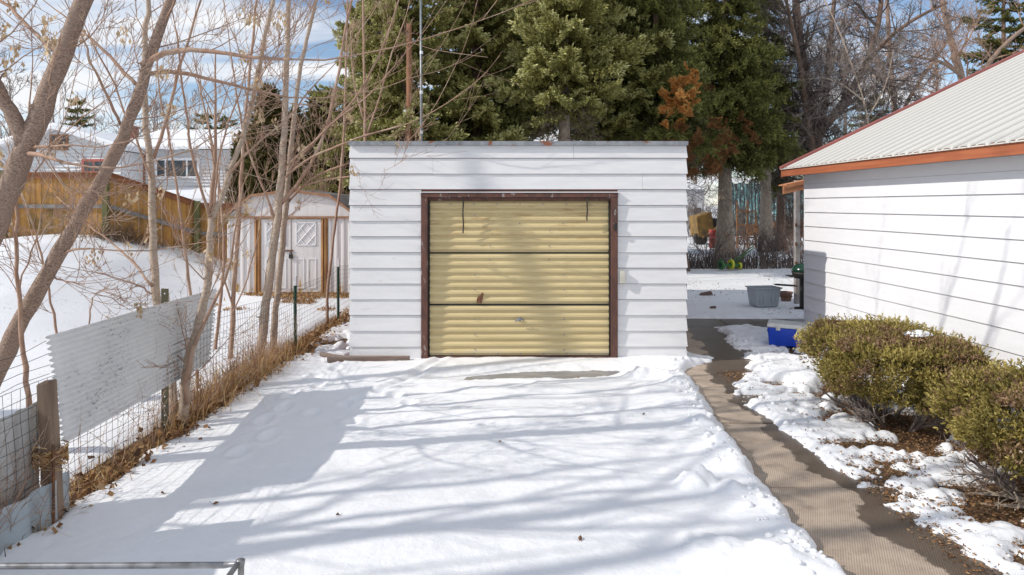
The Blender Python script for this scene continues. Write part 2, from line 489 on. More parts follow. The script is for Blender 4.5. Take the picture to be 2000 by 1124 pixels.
def shed_mat():
    m, nt, b = newmat('shed_steel')
    n1 = noise(nt, 4, 5, stretch=(3, 3, 0.3))
    col = mixc(nt, ramp(nt, n1, 0.4, 0.75), (0.70, 0.665, 0.65), (0.60, 0.57, 0.55))
    n2 = noise(nt, 3, 6, 0.65, stretch=(2.5, 2.5, 0.4))
    tcn = nt.nodes.new('ShaderNodeTexCoord'); sp = nt.nodes.new('ShaderNodeSeparateXYZ')
    nt.links.new(tcn.outputs['Object'], sp.inputs[0])
    low = ramp(nt, sp.outputs['Z'], 0.35, 0.0)
    ad = nt.nodes.new('ShaderNodeMath'); ad.operation = 'MULTIPLY_ADD'; ad.inputs[1].default_value = 0.14
    nt.links.new(low, ad.inputs[0]); nt.links.new(n2, ad.inputs[2])
    col = mixc(nt, ramp(nt, ad.outputs[0], 0.62, 0.74), col, (0.50, 0.30, 0.10))
    nt.links.new(col, b.inputs['Base Color']); b.inputs['Roughness'].default_value = 0.5
    return m
M['shed'] = shed_mat()
M['shed_trim'] = simple('rusty_shed_trim', (0.38, 0.20, 0.07), (0.27, 0.13, 0.05), 8, 0.7, stretch=(1, 1, 0.3))
M['shed_rake'] = simple('shed_rake_trim', (0.36, 0.19, 0.10), (0.30, 0.14, 0.07), 8, 0.7)
M['shed_roof'] = simple('shed_roof_steel', (0.22, 0.20, 0.20), (0.32, 0.29, 0.28), 6, 0.4, metal=0.3)

def teal_mat():
    m, nt, b = newmat('teal_panels')
    n1 = noise(nt, 5, 7, 0.7, stretch=(2.0, 1, 0.22))
    col = mixc(nt, ramp(nt, n1, 0.44, 0.52), (0.16, 0.36, 0.36), (0.06, 0.065, 0.07))
    n2 = noise(nt, 6, 5, 0.7, stretch=(1.5, 1, 0.3))
    col = mixc(nt, ramp(nt, n2, 0.56, 0.62), col, (0.55, 0.72, 0.75))
    nt.links.new(col, b.inputs['Base Color']); b.inputs['Roughness'].default_value = 0.7
    return m
M['teal'] = teal_mat()

def concrete_mat(name, tined):
    m, nt, b = newmat(name)
    n1 = noise(nt, 5, 7, 0.6)
    n0 = noise(nt, 90, 4, 0.7)
    col = mixc(nt, ramp(nt, n1, 0.3, 0.72), (0.52, 0.42, 0.325), (0.38, 0.30, 0.23))
    col = mixc(nt, ramp(nt, n0, 0.55, 0.75), col, (0.27, 0.21, 0.16))
    tcn = nt.nodes.new('ShaderNodeTexCoord'); sp = nt.nodes.new('ShaderNodeSeparateXYZ')
    nt.links.new(tcn.outputs['Object'], sp.inputs[0])
    h = n1
    if tined:
        wv = nt.nodes.new('ShaderNodeMath'); wv.operation = 'SINE'
        ml = nt.nodes.new('ShaderNodeMath'); ml.operation = 'MULTIPLY'; ml.inputs[1].default_value = 2 * math.pi / 0.0155
        sk = nt.nodes.new('ShaderNodeMath'); sk.operation = 'MULTIPLY_ADD'; sk.inputs[1].default_value = -0.45
        nt.links.new(sp.outputs['Y'], sk.inputs[0]); nt.links.new(sp.outputs['X'], sk.inputs[2])
        nt.links.new(sk.outputs[0], ml.inputs[0]); nt.links.new(ml.outputs[0], wv.inputs[0])
        g = ramp(nt, wv.outputs[0], -0.2, 0.9)
        col = mixc(nt, mixc(nt, 1.0, g, (0.36,) * 3, 'MULTIPLY'), col, (0.13, 0.10, 0.08))
        h = wv.outputs[0]
    vc = nt.nodes.new('ShaderNodeTexVoronoi'); vc.feature = 'DISTANCE_TO_EDGE'; vc.inputs['Scale'].default_value = 1.15
    mpc = nt.nodes.new('ShaderNodeMapping'); wn2 = nt.nodes.new('ShaderNodeTexNoise'); wn2.inputs['Scale'].default_value = 4; wn2.inputs['Detail'].default_value = 5
    nt.links.new(tcn.outputs['Object'], wn2.inputs['Vector'])
    va = nt.nodes.new('ShaderNodeMixRGB'); va.inputs[0].default_value = 0.22
    nt.links.new(tcn.outputs['Object'], va.inputs[1]); nt.links.new(wn2.outputs['Color'], va.inputs[2]); nt.links.new(va.outputs[0], vc.inputs['Vector'])
    ck = ramp(nt, vc.outputs['Distance'], 0.006, 0.0)
    if not tined: col = mixc(nt, mixc(nt, 1.0, ck, (0.8,) * 3, 'MULTIPLY'), col, (0.06, 0.045, 0.035))
    nb_ = noise(nt, 2.6, 6, 0.7)
    col = mixc(nt, mixc(nt, 1.0, ramp(nt, nb_, 0.52, 0.66), (0.5,) * 3, 'MULTIPLY'), col, (0.22, 0.175, 0.135))
    # melt water standing along one side of the path
    n2 = noise(nt, 1.7, 7, 0.62)
    e = nt.nodes.new('ShaderNodeMath'); e.operation = 'MULTIPLY_ADD'; e.inputs[1].default_value = 0.8
    nt.links.new(n2, e.inputs[0]); nt.links.new(sp.outputs['X'], e.inputs[2])
    yb = ramp(nt, sp.outputs['Y'], 7.6, 11.2)
    e2 = nt.nodes.new('ShaderNodeMath'); e2.operation = 'MULTIPLY_ADD'; e2.inputs[1].default_value = -0.55
    nt.links.new(yb, e2.inputs[0]); nt.links.new(e.outputs[0], e2.inputs[2])
    wet = ramp(nt, e2.outputs[0], 2.765, 2.80)
    col = mixc(nt, mixc(nt, 1.0, wet, (0.80,) * 3, 'MULTIPLY'), col, (0.065, 0.046, 0.034))
    nt.links.new(col, b.inputs['Base Color'])
    rg = nt.nodes.new('ShaderNodeMapRange'); rg.inputs[3].default_value = 0.85; rg.inputs[4].default_value = 0.32
    nt.links.new(wet, rg.inputs[0]); nt.links.new(rg.outputs[0], b.inputs['Roughness'])
    bump(nt, b, h, 0.2 if tined else 0.25, 0.003)
    return m
M['conc_t'] = concrete_mat('tined_concrete', True)
M['conc_s'] = concrete_mat('smooth_concrete', False)

# ------------------------------------------------------------------ terrain
def mound(x, y):
    prof = np.interp(x, [-60, -20, -14, -12.5, -11, -10, -8.67, -7.8, -6.9, -6.2, 60], [0.7, 0.9, 1.05, 1.17, 1.36, 1.27, 0.86, 0.47, 0.12, 0.0, 0.0])
    g = sstep(8.0, 15.2, y + 0.35 * (x + 10))
    return prof * g
def terrain(x, y):
    z = mound(x, y) + 0.05 * (fbm(x * 0.55, y * 0.55, 3) - 0.4) + 0.022 * (fbm(x * 2.1 + 7, y * 1.1, 3) - 0.5)
    return z + 0.03

xs = np.unique(np.concatenate([np.linspace(-400, -40, 10), np.linspace(-40, -16, 25), np.arange(-16, -3.2, 0.12), np.linspace(-3.2, 12, 77), np.linspace(12, 60, 25), np.linspace(60, 400, 8)]))
ys = np.unique(np.concatenate([np.linspace(-60, 0, 13), np.arange(0, 24, 0.14), np.linspace(24, 70, 40), np.linspace(70, 900, 14)]))
X, Y = np.meshgrid(xs, ys)
Z = terrain(X, Y)
near = sstep(-3.45, -3.25, X) * (1 - sstep(12.75, 12.95, Y)) * (1 - sstep(10, 11, X))
Z = Z * (1 - near) + (-0.08) * near
nx, ny = len(xs), len(ys)
idx = np.arange(nx * ny).reshape(ny, nx)
q = np.stack([idx[:-1, :-1], idx[:-1, 1:], idx[1:, 1:], idx[1:, :-1]], -1).reshape(-1, 4)
m = MB(); m.raw(np.stack([X, Y, Z], -1).reshape(-1, 3), q)
m.build('ground', M['snow_litter'], smooth=True, kind='structure')
gnd = lambda x, y: float(terrain(np.array([x]), np.array([y]))[0])

m = MB(); xs2 = np.linspace(-3.5, 11.2, 100); ys2 = np.linspace(-4, 13.1, 120)
X, Y = np.meshgrid(xs2, ys2); Z = -0.03 + 0.025 * fbm(X * 3, Y * 3, 4)
idx = np.arange(X.size).reshape(X.shape)
m.raw(np.stack([X, Y, Z], -1).reshape(-1, 3), np.stack([idx[:-1, :-1], idx[:-1, 1:], idx[1:, 1:], idx[1:, :-1]], -1).reshape(-1, 4))
m.build('soil', M['soil'], smooth=True, kind='structure')
MB().box(-1.9, 1.65, -3, 9.04, -0.06, 0.012).build('driveway', M['ice'], kind='structure')

# near snow cover: thickness field
dL_y = [-4, 3.0, 4.3, 5.3, 6.5, 7.6, 8.35, 8.75, 9.15, 9.4, 9.75, 10.2, 13.2]
dL_x = [1.86, 1.86, 1.81, 1.83, 1.93, 2.02, 2.07, 2.2, 2.62, 2.7, 2.42, 2.2, 2.0]
pR_y = [-4, 4.0, 4.25, 4.45, 4.75, 5.1, 5.5, 5.97, 6.5, 7.02, 7.48, 8.02, 8.64, 9.7, 11.0, 11.8, 12.6, 13.2]
pR_x = [2.75, 2.72, 2.70, 2.64, 2.64, 2.6, 2.52, 2.5, 2.5, 2.42, 2.42, 2.62, 3.0, 3.2, 3.4, 3.5, 3.55, 3.6]
g = 0.024
xs3 = np.arange(-3.3, 5.6, g); ys3 = np.arange(2.6, 13.2, g)
X, Y = np.meshgrid(xs3, ys3)
wob = (fbm(X * 5, Y * 5, 4, 0.6) - 0.5)
wob2 = (fbm(X * 1.7 + 3, Y * 1.7, 3) - 0.5)
# driveway side
dd = np.minimum(np.interp(Y, dL_y, dL_x) - X, X + 3.0 + 0.12 * wob2) + 0.20 * wob + 0.05
# melted icy strip in front of the door
ex = (X - 0.42 + 0.35 * wob2) / 0.80; ey = (Y - (8.36 + 0.14 * (X - 0.4)) + 0.14 * wob) / (0.15 + .05 * wob2)
rr = np.sqrt(ex ** 2 + ey ** 2) - 1
dd = np.minimum(dd, rr * 0.20)
thin = sstep(-.05, 1.8, rr)
# right-hand bank
ds = np.minimum(X - np.interp(Y, pR_y, pR_x), 4.75 - X) + 0.26 * wob
nearb = sstep(2.95, 3.45, X - 0.16 * (Y - 5)) * (1 - sstep(7.6, 8.6, Y))
patch = (fbm(X * 2.0 + 40, Y * 3.0 + 3, 5, 0.55) - 0.5)
ds = np.minimum(ds, 0.12 - 0.27 * nearb + 1.25 * patch + 0.45 * (fbm(X * 7, Y * 9, 3) - .5))
ds = np.minimum(ds, 11.75 - Y + 0.2 * wob)
d = np.maximum(dd, ds)
back = Y - 12.62 + 0.2 * wob                       # yard beyond the cross path
d = np.maximum(d, np.where(X > 2.4, back, -1))
d = np.where((X > -2.2) & (X < 2.27) & (Y > 9.09), -1, d)
# left of fence post line beyond garage corner
left = np.minimum(-X - 2.2, Y - 9.0)
grassy = (fbm(X * 2.6, Y * 2.6, 4, 0.6) - 0.47) * 0.6
d = np.where((X < -2.2) & (Y > 8.9), np.minimum(X + 3.05, grassy + 0.02), d)
H = 0.085 + 0.03 * wob2 + 0.03 * sstep(1.2, 1.8, X) * (1 - sstep(2.2, 2.4, X))
H = np.where(X > 2.35, 0.055 + 0.085 * (fbm(X * 1.8, Y * 1.8 + 9, 3) - 0.35) + 0.06 * sstep(7.0, 8, Y) * (1 - sstep(8.9, 9.4, Y)) * sstep(2.8, 3.4, X), H)
H = np.where(Y > 12.5, 0.05, H)
H = H * (.12 + .88 * thin)
t = np.sqrt(np.clip(d / np.where(X > 2.35, 0.16, 0.10), 0, 1))
lump = np.clip(vnoise(X * 13, Y * 13) - 0.35, 0, 1) * 0.05 + np.clip(vnoise(X * 24 + 5, Y * 24) - 0.4, 0, 1) * 0.025
edge_l = np.exp(-np.clip(d, 0, 1) / 0.22) * sstep(1.0, 1.6, X)
und = 0.05 * (fbm(X * 0.9, Y * 0.9 + 2, 3) - 0.5) + 0.010 * (fbm(X * 0.7, Y * 3.2, 3) - 0.5)
crisp = 0.010 * (fbm(X * 7, Y * 7, 3) - 0.5) + 0.008 * (fbm(X * 17, Y * 17, 3) - 0.5)
Z = -0.01 + t * np.maximum(H + und * (X < 2.3), 0.03) + t * lump * (edge_l * .75 + 0.06 * (X > 2.4)) + t * crisp * np.where(X > 2.35, 2.6, 1.0)
# footprints and a shovel groove
rs = np.random.RandomState(3)
for k in range(10):
    fx = -2.35 + 0.06 * rs.randn() + 0.18 * (k % 2); fy = 5.6 + 0.42 * k
    e = ((X - fx) / 0.065) ** 2 + ((Y - fy) / 0.14) ** 2
    Z -= 0.045 * np.exp(-e * 1.5); Z += 0.014 * np.exp(-(e - 2.2) ** 2)
for fx, fy in ((-1.7, 6.95), (-1.62, 7.15), (-1.95, 6.7), (-1.25, 7.3), (-1.05, 7.0), (-1.5, 6.4)):
    e = ((X - fx) / 0.07) ** 2 + ((Y - fy) / 0.09) ** 2
    Z -= 0.042 * np.exp(-e * 1.5) - 0.012 * np.exp(-(e - 2.2) ** 2)
for x0, y0, x1, y1, w, dep in ((-1.45, 7.4, -0.95, 9.0, 0.05, 0.03), (-2.6, 8.05, 0.2, 7.75, 0.05, 0.016), (-2.0, 7.45, 1.6, 7.35, 0.06, 0.014), (-1.3, 6.3, 1.9, 6.9, 0.08, 0.014)):
    tx, ty = x1 - x0, y1 - y0; L2 = tx * tx + ty * ty
    s = np.clip(((X - x0) * tx + (Y - y0) * ty) / L2, 0, 1)
    dist = np.hypot(X - x0 - s * tx, Y - y0 - s * ty - 0.05 * np.sin(s * 9))
    Z -= dep * np.exp(-(dist / w) ** 2)
    Z += dep * 0.5 * np.exp(-((dist - w * 2.2) / w) ** 2)
# ploughed ridge and clods close to the path
for fx, fy, r_, h in ((1.55, 8.15, 0.16, 0.07), (1.75, 8.0, 0.12, 0.07), (1.4, 8.3, 0.12, 0.05), (1.85, 7.8, 0.13, 0.06), (1.3, 4.95, 0.10, 0.09), (1.42, 5.0, 0.06, 0.11), (1.55, 4.85, 0.09, 0.07), (1.72, 5.25, 0.10, 0.06), (1.2, 4.0, 0.2, 0.05), (1.5, 3.9, 0.16, 0.06), (1.72, 6.3, 0.12, 0.05), (1.78, 5.75, 0.1, 0.06)):
    e = ((X - fx) ** 2 + (Y - fy) ** 2) / r_ ** 2
    Z += h * np.exp(-e ** 1.5) * (0.55 + 0.9 * vnoise(X * 16, Y * 16))
Z += np.where(X < -3.0, terrain(X, Y) - 0.03, 0) * sstep(-3.0, -3.2, X)
keep = d > 0
idx = np.arange(X.size).reshape(X.shape)
kf = keep[:-1, :-1] | keep[:-1, 1:] | keep[1:, 1:] | keep[1:, :-1]
Z = np.where(keep, Z, -0.025)
q = np.stack([idx[:-1, :-1], idx[:-1, 1:], idx[1:, 1:], idx[1:, :-1]], -1)[kf]
used = np.unique(q); remap = -np.ones(X.size, int); remap[used] = np.arange(len(used))
V = np.stack([X, Y, Z], -1).reshape(-1, 3)[used]
m = MB(); m.raw(V, remap[q]); m.build('snow_cover', M['snow'], smooth=True, kind='structure')
_snowZ = Z; _sx0, _sy0, _sg = xs3[0], ys3[0], g
def snowz(x, y):
    i = int(round((x - _sx0) / _sg)); j = int(round((y - _sy0) / _sg))
    if 0 <= j < _snowZ.shape[0] and 0 <= i < _snowZ.shape[1]: return max(0.0, float(_snowZ[j, i]))
    return gnd(x, y)
# near the camera, outside the fine sheet
m = MB(); xs4 = np.linspace(-3.2, 1.85, 40); ys4 = np.linspace(-4, 2.62, 40); Xa, Ya = np.meshgrid(xs4, ys4)
idx = np.arange(Xa.size).reshape(Xa.shape)
m.raw(np.stack([Xa, Ya, 0.07 + 0.05 * (fbm(Xa * 0.9, Ya * 0.9 + 2, 3) - 0.5)], -1).reshape(-1, 3), np.stack([idx[:-1, :-1], idx[:-1, 1:], idx[1:, 1:], idx[1:, :-1]], -1).reshape(-1, 4))
m.build('near_snow', M['snow'], smooth=True, kind='structure')

# path of concrete slabs
path = empty('path', (2.3, 6, 0), kind='structure')
def slab(poly, mat, z=0.0, h=0.08):
    m = MB(); m.prism(poly, z - h, z, 'z')
    o = m.build('concrete_slab', mat, path, bevel=0.006)
    o.location = (-2.3, -6, 0)
slab([(1.55, 2.4), (2.86, 2.4), (2.84, 5.065), (1.55, 5.065)], M['conc_t'], 0.004)
slab([(1.55, 5.085), (2.84, 5.085), (2.80, 6.55), (1.6, 6.58)], M['conc_t'], 0.0)
slab([(1.6, 6.60), (2.80, 6.57), (2.78, 7.62), (2.35, 7.85), (1.62, 7.98)], M['conc_s'], 0.006)
slab([(1.62, 8.0), (2.35, 7.87), (2.8, 7.64), (3.35, 8.9), (3.3, 9.25), (2.2, 9.45), (1.7, 8.8)], M['conc_s'], 0.0)
slab([(2.2, 9.47), (3.3, 9.27), (3.6, 10.6), (2.36, 10.75)], M['conc_s'], 0.004)
slab([(2.36, 10.77), (3.6, 10.62), (3.75, 11.7), (2.4, 11.8)], M['conc_s'], 0.0)
slab([(2.4, 11.82), (3.75, 11.72), (3.8, 12.6), (2.4, 12.62)], M['conc_s'], 0.003)
slab([(3.77, 11.72), (5.2, 11.74), (5.2, 12.6), (3.82, 12.6)], M['conc_s'], 0.0)
slab([(5.22, 11.74), (6.8, 11.76), (6.8, 12.6), (5.22, 12.6)], M['conc_s'], 0.003)

# ------------------------------------------------------------------ garage
G = 146.5
def gx(px): return (px - 1000) / G
def gz(py): return CAMZ - (py - 401) / G
garage = empty('garage', (0, 9.1, 0), label='small white lap-sided garage with a ribbed tan door and brown door frame', cat='garage')
def gpart(m, name, mat, parent=garage, **kw):
    o = m.build(name, mat, parent, **kw)
    if parent is garage: o.location = (0, -9.1, 0)
    return o
XL, XR = gx(687), gx(1337)
m = MB()
m.box(XL, gx(826), 9.1, 9.16, 0, 2.9).box(gx(1203), XR, 9.1, 9.16, 0, 2.9).box(gx(826), gx(1203), 9.1, 9.16, 2.235, 2.9)
m.box(XL, XL + .08, 9.162, 15.5, 0, 2.78).box(XR - .08, XR, 9.162, 15.5, 0, 2.78).box(XL + .082, XR - .082, 15.4, 15.5, 0, 2.5)
gpart(m, 'wall', M['side_brown'])
m = MB(); m.hexa([(XL - .05, 9.09, 2.905), (XR + .05, 9.09, 2.905), (XR + .05, 15.7, 2.60), (XL - .05, 15.7, 2.60), (XL - .05, 9.09, 2.95), (XR + .05, 9.09, 2.95), (XR + .05, 15.7, 2.65), (XL - .05, 15.7, 2.65)])
gpart(m, 'roof', M['shed_roof'])
gpart(MB().box(gx(683), gx(1342), 9.045, 9.089, 2.893, 2.948), 'roof_flashing', M['galv'])
rng = random.Random(5)
def siding(x0, x1, zb, zt, fl0, fl1, last=False):
    # prism with flared ends
    yb0, yt0, yk = 9.1 - 0.024, 9.1 - 0.006, 9.0995
    j = rng.uniform(-0.003, 0.003); jt = rng.uniform(-.002, .002)
    pts = [(x0 - fl0, yb0 + jt, zb + j), (x1 + fl1, yb0 + jt, zb + j * .5), (x1 + fl1, yk, zb + .004), (x0 - fl0, yk, zb + .004),
           (x0, yt0, zt), (x1, yt0, zt), (x1, yk, zt), (x0, yk, zt)]
    m = MB(); m.hexa(pts)
    gpart(m, 'siding_board', M['siding'])
zl = [2.1 + .209 * (3 - k) for k in range(13)]
tops = [2.892] + [z - 0.0065 for z in zl]
bots = zl + [0.03]
seams = {0: gx(1120), 2: gx(1254), 1: gx(846)}
for k in range(14):
    zt, zb = tops[k], bots[k]
    if k > 0: zt += 0.0
    if k <= 2:
        s = seams[k]
        siding(XL - .02, s - .0015, zb, zt, 0.012, 0)
        siding(s + .0015, XR + .02, zb, zt, 0, 0.016)
    else:
        siding(XL - .02, gx(823) - .002, zb, zt, 0.012, 0)
        siding(gx(1206) + .002, XR + .02, zb, zt, 0, 0.016)
# door frame
fr = empty('door_frame', (0, 0, 0)); fr.parent = garage
YF = 9.045
def fpart(m, name, mat, **kw):
    o = m.build(name, mat, fr, **kw); o.location = (0, -9.1, 0); return o
fpart(MB().box(gx(824), gx(836), YF, 9.2, 0.02, gz(386)), 'jamb', M['frame_brown'], bevel=.004)
fpart(MB().box(gx(1192.5), gx(1205), YF, 9.2, 0.0, gz(386)), 'jamb', M['frame_brown'], bevel=.004)
fpart(MB().box(gx(823), gx(1206), YF - .003, 9.2, gz(386) + .001, gz(377.5)), 'head_casing', M['frame_brown'], bevel=.004)
fpart(MB().box(gx(822), gx(1207), YF - .012, 9.1, gz(377) + .001, gz(375)), 'drip_cap', M['siding'])
fpart(MB().box(gx(836) + .001, gx(1192.5) - .001, 9.11, 9.2, gz(392.5), gz(386) - .001), 'stop_board', M['frame_brown'])
fpart(MB().box(gx(836) + .001, gx(836) + .02, 9.09, 9.2, 0.05, gz(393)), 'track_seal', M['dark'])
fpart(MB().box(gx(1192.5) - .02, gx(1192.5) - .001, 9.09, 9.2, 0.05, gz(393)), 'track_seal', M['dark'])
fpart(MB().box(gx(836) + .001, gx(1192.5) - .001, 9.07, 9.2, 0.015, gz(696)), 'bottom_seal', M['frame_brown'])
# the door: three ribbed sections; leans out towards its foot
door = empty('garage_door', (0, 0, 0)); door.parent = garage
def dy(z): return 9.162 - 0.040 * (2.15 - z) / 2.1
def section(zt, zb, n):
    prof = []
    h = (zt - zb) / n
    for k in range(n):
        z0 = zt - k * h
        for f, o in ((0.0, 0.0), (0.04, 0.004), (0.30, 0.023), (0.35, 0.025), (0.60, 0.025), (0.635, 0.022), (0.66, 0.003), (0.69, 0.0)):
            prof.append((z0 - f * h, o))
    prof.append((zb, 0.0))
    x0, x1 = gx(836) + .022, gx(1192.5) - .022
    nxs = 10
    xx = np.linspace(x0, x1, nxs)
    V = []
    for (z, o) in prof:
        for i, x in enumerate(xx):
            V.append((x, dy(z) - o + 0.0025 * math.sin(3.1 * x + 2.0 * z), z))
    V = np.array(V)
    idx = np.arange(len(V)).reshape(len(prof), nxs)
    q = np.stack([idx[1:, :-1], idx[1:, 1:], idx[:-1, 1:], idx[:-1, :-1]], -1).reshape(-1, 4)
    m = MB(); m.raw(V, q)
    m.box(x0, x1, dy(zb) + .012, dy(zb) + .02, zb + .001, zt - .001)
    o = m.build('door_panel', M['door'], door); o.location = (0, -9.1, 0); return o
secs = ((gz(392.8), gz(493.5), 7), (gz(496), gz(594.5), 7), (gz(597.5), gz(695), 7))
for s in secs: section(*s)
for z0, z1 in ((gz(496) + .001, gz(493.5) - .001), (gz(597.5) + .001, gz(594.5) - .001)):
    o = MB().box(gx(836) + .022, gx(1192.5) - .022, dy(z0) - .012, dy(z0) + .01, z0, z1).build('seam_strip', M['dark'], door); o.location = (0, -9.1, 0)
scr = MB(); scr.line([(0, 0, 0), (0, -.006, 0)], .010, 6); scrm = scr.mesh('screw'); scrm.materials.append(M['galv'])
def screw(px, py):
    z = gz(py); linked('screw', scrm, door, (gx(px), dy(z) - .029 - 9.1, z))
for k in range(8): screw(880 + 45.3 * k, 399)
for k in range(7): screw(882 + 45 * k, 691)
for px in (957, 1073): [screw(px, y) for y in (451, 481, 508)]
for px in (928, 1102): [screw(px, y) for y in (538, 567, 624, 654, 683)]
for p in ((1015, 437), (1100, 437), (927, 421)): screw(*p)
# door handle
h = empty('door_handle', (gx(1015), dy(gz(624)) - .03 - 9.1, gz(624))); h.parent = door
mh = MB(); mh.line([(-.055, -.03, -.022), (-.035, -.05, .0), (.0, -.058, .014), (.03, -.055, .012), (.055, -.045, -.004)], .012, 6); mh.line([(0, 0, 0), (0, -.03, .004), (0, -.055, .01)], .012, 6)
mh.build('grip', M['galv'], h)
mh = MB(); mh.line([(0, 0, 0), (0, -.01, 0)], .03, 10); mh.build('handle_plate', M['galv'], h)
# torn patch with rusty hole
mh = MB()
zc = gz(582); yy = dy(zc) - .034
mh.prism([(gx(931), gz(592)), (gx(941), gz(592.5)), (gx(943), gz(584)), (gx(944), gz(573)), (gx(941), gz(572)), (gx(939), gz(578)), (gx(934), gz(579)), (gx(931), gz(585))], yy, yy + .01, 'y')
o = mh.build('rusty_patch', M['rust'], door); o.location = (0, -9.1, 0)
# straps hanging from the head
for px, y1 in ((905, 456), (1146, 431)):
    ms = MB(); n = 7
    pts = [(gx(px) + .004 * math.sin(i * 1.7 + px), 9.045 + 0.03 * (i / (n - 1)) - 0.004, gz(387) + (gz(y1) - gz(387)) * i / (n - 1)) for i in range(n)]
    pts = [(gx(px), 9.11, gz(388))] + pts
    ms.line(pts, .0095, 5)
    gpart(ms, 'hanging_strap', M['black'])
gpart(MB().box(gx(1198), gx(1203.5), 9.02, 9.043, gz(450), gz(436)), 'latch_box', M['black'], bevel=.003)
gpart(MB().box(gx(1210), gx(1219), 9.025, 9.073, gz(553), gz(529)), 'key_box', M['cream'], bevel=.004)
mt = MB(); mt.prism([(XR + .0005, 9.10), (XR + .03, 9.10), (XR + .03, 15.5), (XR + .0005, 15.5)], 0.0, 2.88, 'z'); gpart(mt, 'corner_trim', M['side_brown'])
# plank and edging timber by the left corner
tm = empty('landscape_timber', (gx(700), 8.98, 0.07), label='weathered timber lying in the snow at the left foot of the garage wall', cat='timber')
MB().box(-.38, .70, -.035, .035, -.04, .045).build('timber_beam', M['wood_plank'], tm, bevel=.008)
o = MB().box(-.40, .0, -.02, .02, -.03, .03).build('split_end', M['wood_plank'], tm, bevel=.006); o.location = (-.22, .10, .0); o.rotation_euler = (0, 0, R(-32))

# ------------------------------------------------------------------ house on the right
house = empty('white_house', (4.43, 10.3, 0), 0.0488, label='white lap-sided house wall with cedar fascia and pale metal roof at right', cat='house')
HL = 12.0
MB().box(0.0, 9.9, -HL, -0.01, -0.05, 2.56).build('wall', M['soffit'], house)
rng = random.Random(8)
zlines = [2.206 - .2095 * k for k in range(11)]
tp = [2.415] + [z - .006 for z in zlines]
bt = zlines + [-0.03]
def hboard(y0, y1, zb, zt):
    m = MB(); ob, ot = -0.026, -0.006
    m.hexa([(ob, y0, zb), (-.0005, y0, zb + .004), (-.0005, y1, zb + .004), (ob, y1, zb), (ot, y0, zt), (-.0005, y0, zt), (-.0005, y1, zt), (ot, y1, zt)])
    m.build('siding_board', M['siding_b'], house)
for k in range(12):
    s = -rng.uniform(2.5, 5.0) if k % 2 else -rng.uniform(5.2, 7)
    hboard(s + .001, 0.004, bt[k], tp[k]); hboard(-HL, s - .001, bt[k], tp[k])
hboard(-4.1, 0.004, 2.418, 2.555); hboard(-HL, -4.102, 2.418, 2.555)
MB().box(-.012, .05, 0.005, .03, 0, 2.5).build('corner_trim', M['white'], house)
# eave
ZE = 2.665; SL = 0.474; OH = 0.27; RUN = 5.1
MB().box(-OH - .02, -OH, -HL - .3, .16, 2.535, ZE).build('fascia', M['fascia'], house, bevel=.003)
MB().box(-OH + .001, 0.05, -HL - .3, .15, 2.562, 2.575).build('soffit', M['soffit'], house)
prof = []
y = .17; 
pitch = .235
n = int((HL + .5) / pitch)
for k in range(n):
    y0 = .17 - k * pitch
    prof += [(y0, 0), (y0 - .022, .034), (y0 - .042, .034), (y0 - .064, 0), (y0 - .075, .0008), (y0 - .106, .0008), (y0 - .112, 0), (y0 - .120, .010), (y0 - .134, .010), (y0 - .144, 0), (y0 - .152, .0008), (y0 - .226, .0008)]
prof.append((.17 - n * pitch, 0))
V = []; NP = len(prof); RT = []
for s, off in ((0, 0.0), (1, 0.0), (1, -.02), (0, -.02)):
    for (yy, hh) in prof:
        RT.append(0.0 if hh == 0 else 1.0)  # darkens the foot of each rib: shade put into the colour so ribs read
        xx = -OH - .045 + s * (RUN + OH + .045)
        zz_ = ZE + .004 + (xx + OH) * SL + (hh if off == 0 else off * 0.35)
        V.append((xx, yy, zz_))
idx = np.arange(4 * NP).reshape(4, NP)
q = []
for a in (0, 1, 2, 3):
    b2 = (a + 1) % 4
    q.append(np.stack([idx[a, :-1], idx[b2, :-1], idx[b2, 1:], idx[a, 1:]], -1))
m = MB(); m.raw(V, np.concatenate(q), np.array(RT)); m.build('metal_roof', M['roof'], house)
zr = lambda x: ZE + (x + OH) * SL
def slopebox(x0, x1, y0, y1, lo, hi):
    m = MB(); m.hexa([(x0, y0, zr(x0) + lo), (x1, y0, zr(x1) + lo), (x1, y1, zr(x1) + lo), (x0, y1, zr(x0) + lo), (x0, y0, zr(x0) + hi), (x1, y0, zr(x1) + hi), (x1, y1, zr(x1) + hi), (x0, y1, zr(x0) + hi)])
    return m
slopebox(-OH - .045, RUN, .10, .20, .008, .045).build('rake_trim', M['rake'], house)
slopebox(-OH - .02, RUN, .165, .195, -.13, .006).build('rake_board', M['fascia'], house)
m = MB(); m.hexa([(RUN, -HL - .3, zr(RUN)), (RUN + 5.2, -HL - .3, ZE), (RUN + 5.2, .17, ZE), (RUN, .17, zr(RUN)), (RUN, -HL - .3, zr(RUN) + .03), (RUN + 5.2, -HL - .3, ZE + .03), (RUN + 5.2, .17, ZE + .03), (RUN, .17, zr(RUN) + .03)])
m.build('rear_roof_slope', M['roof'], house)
m = MB(); m.prism([(0.0, 2.562), (9.9, 2.562), (RUN, zr(RUN) - .08)], -HL, -.012, 'y'); m.build('gable_wall', M['siding_b'], house)
# drip notches at the eave (dark closure strip) and ice
MB().box(-OH - .032, -OH - .021, -HL, .16, ZE - .014, ZE - .002).build('drip_edge', M['rust'], house)
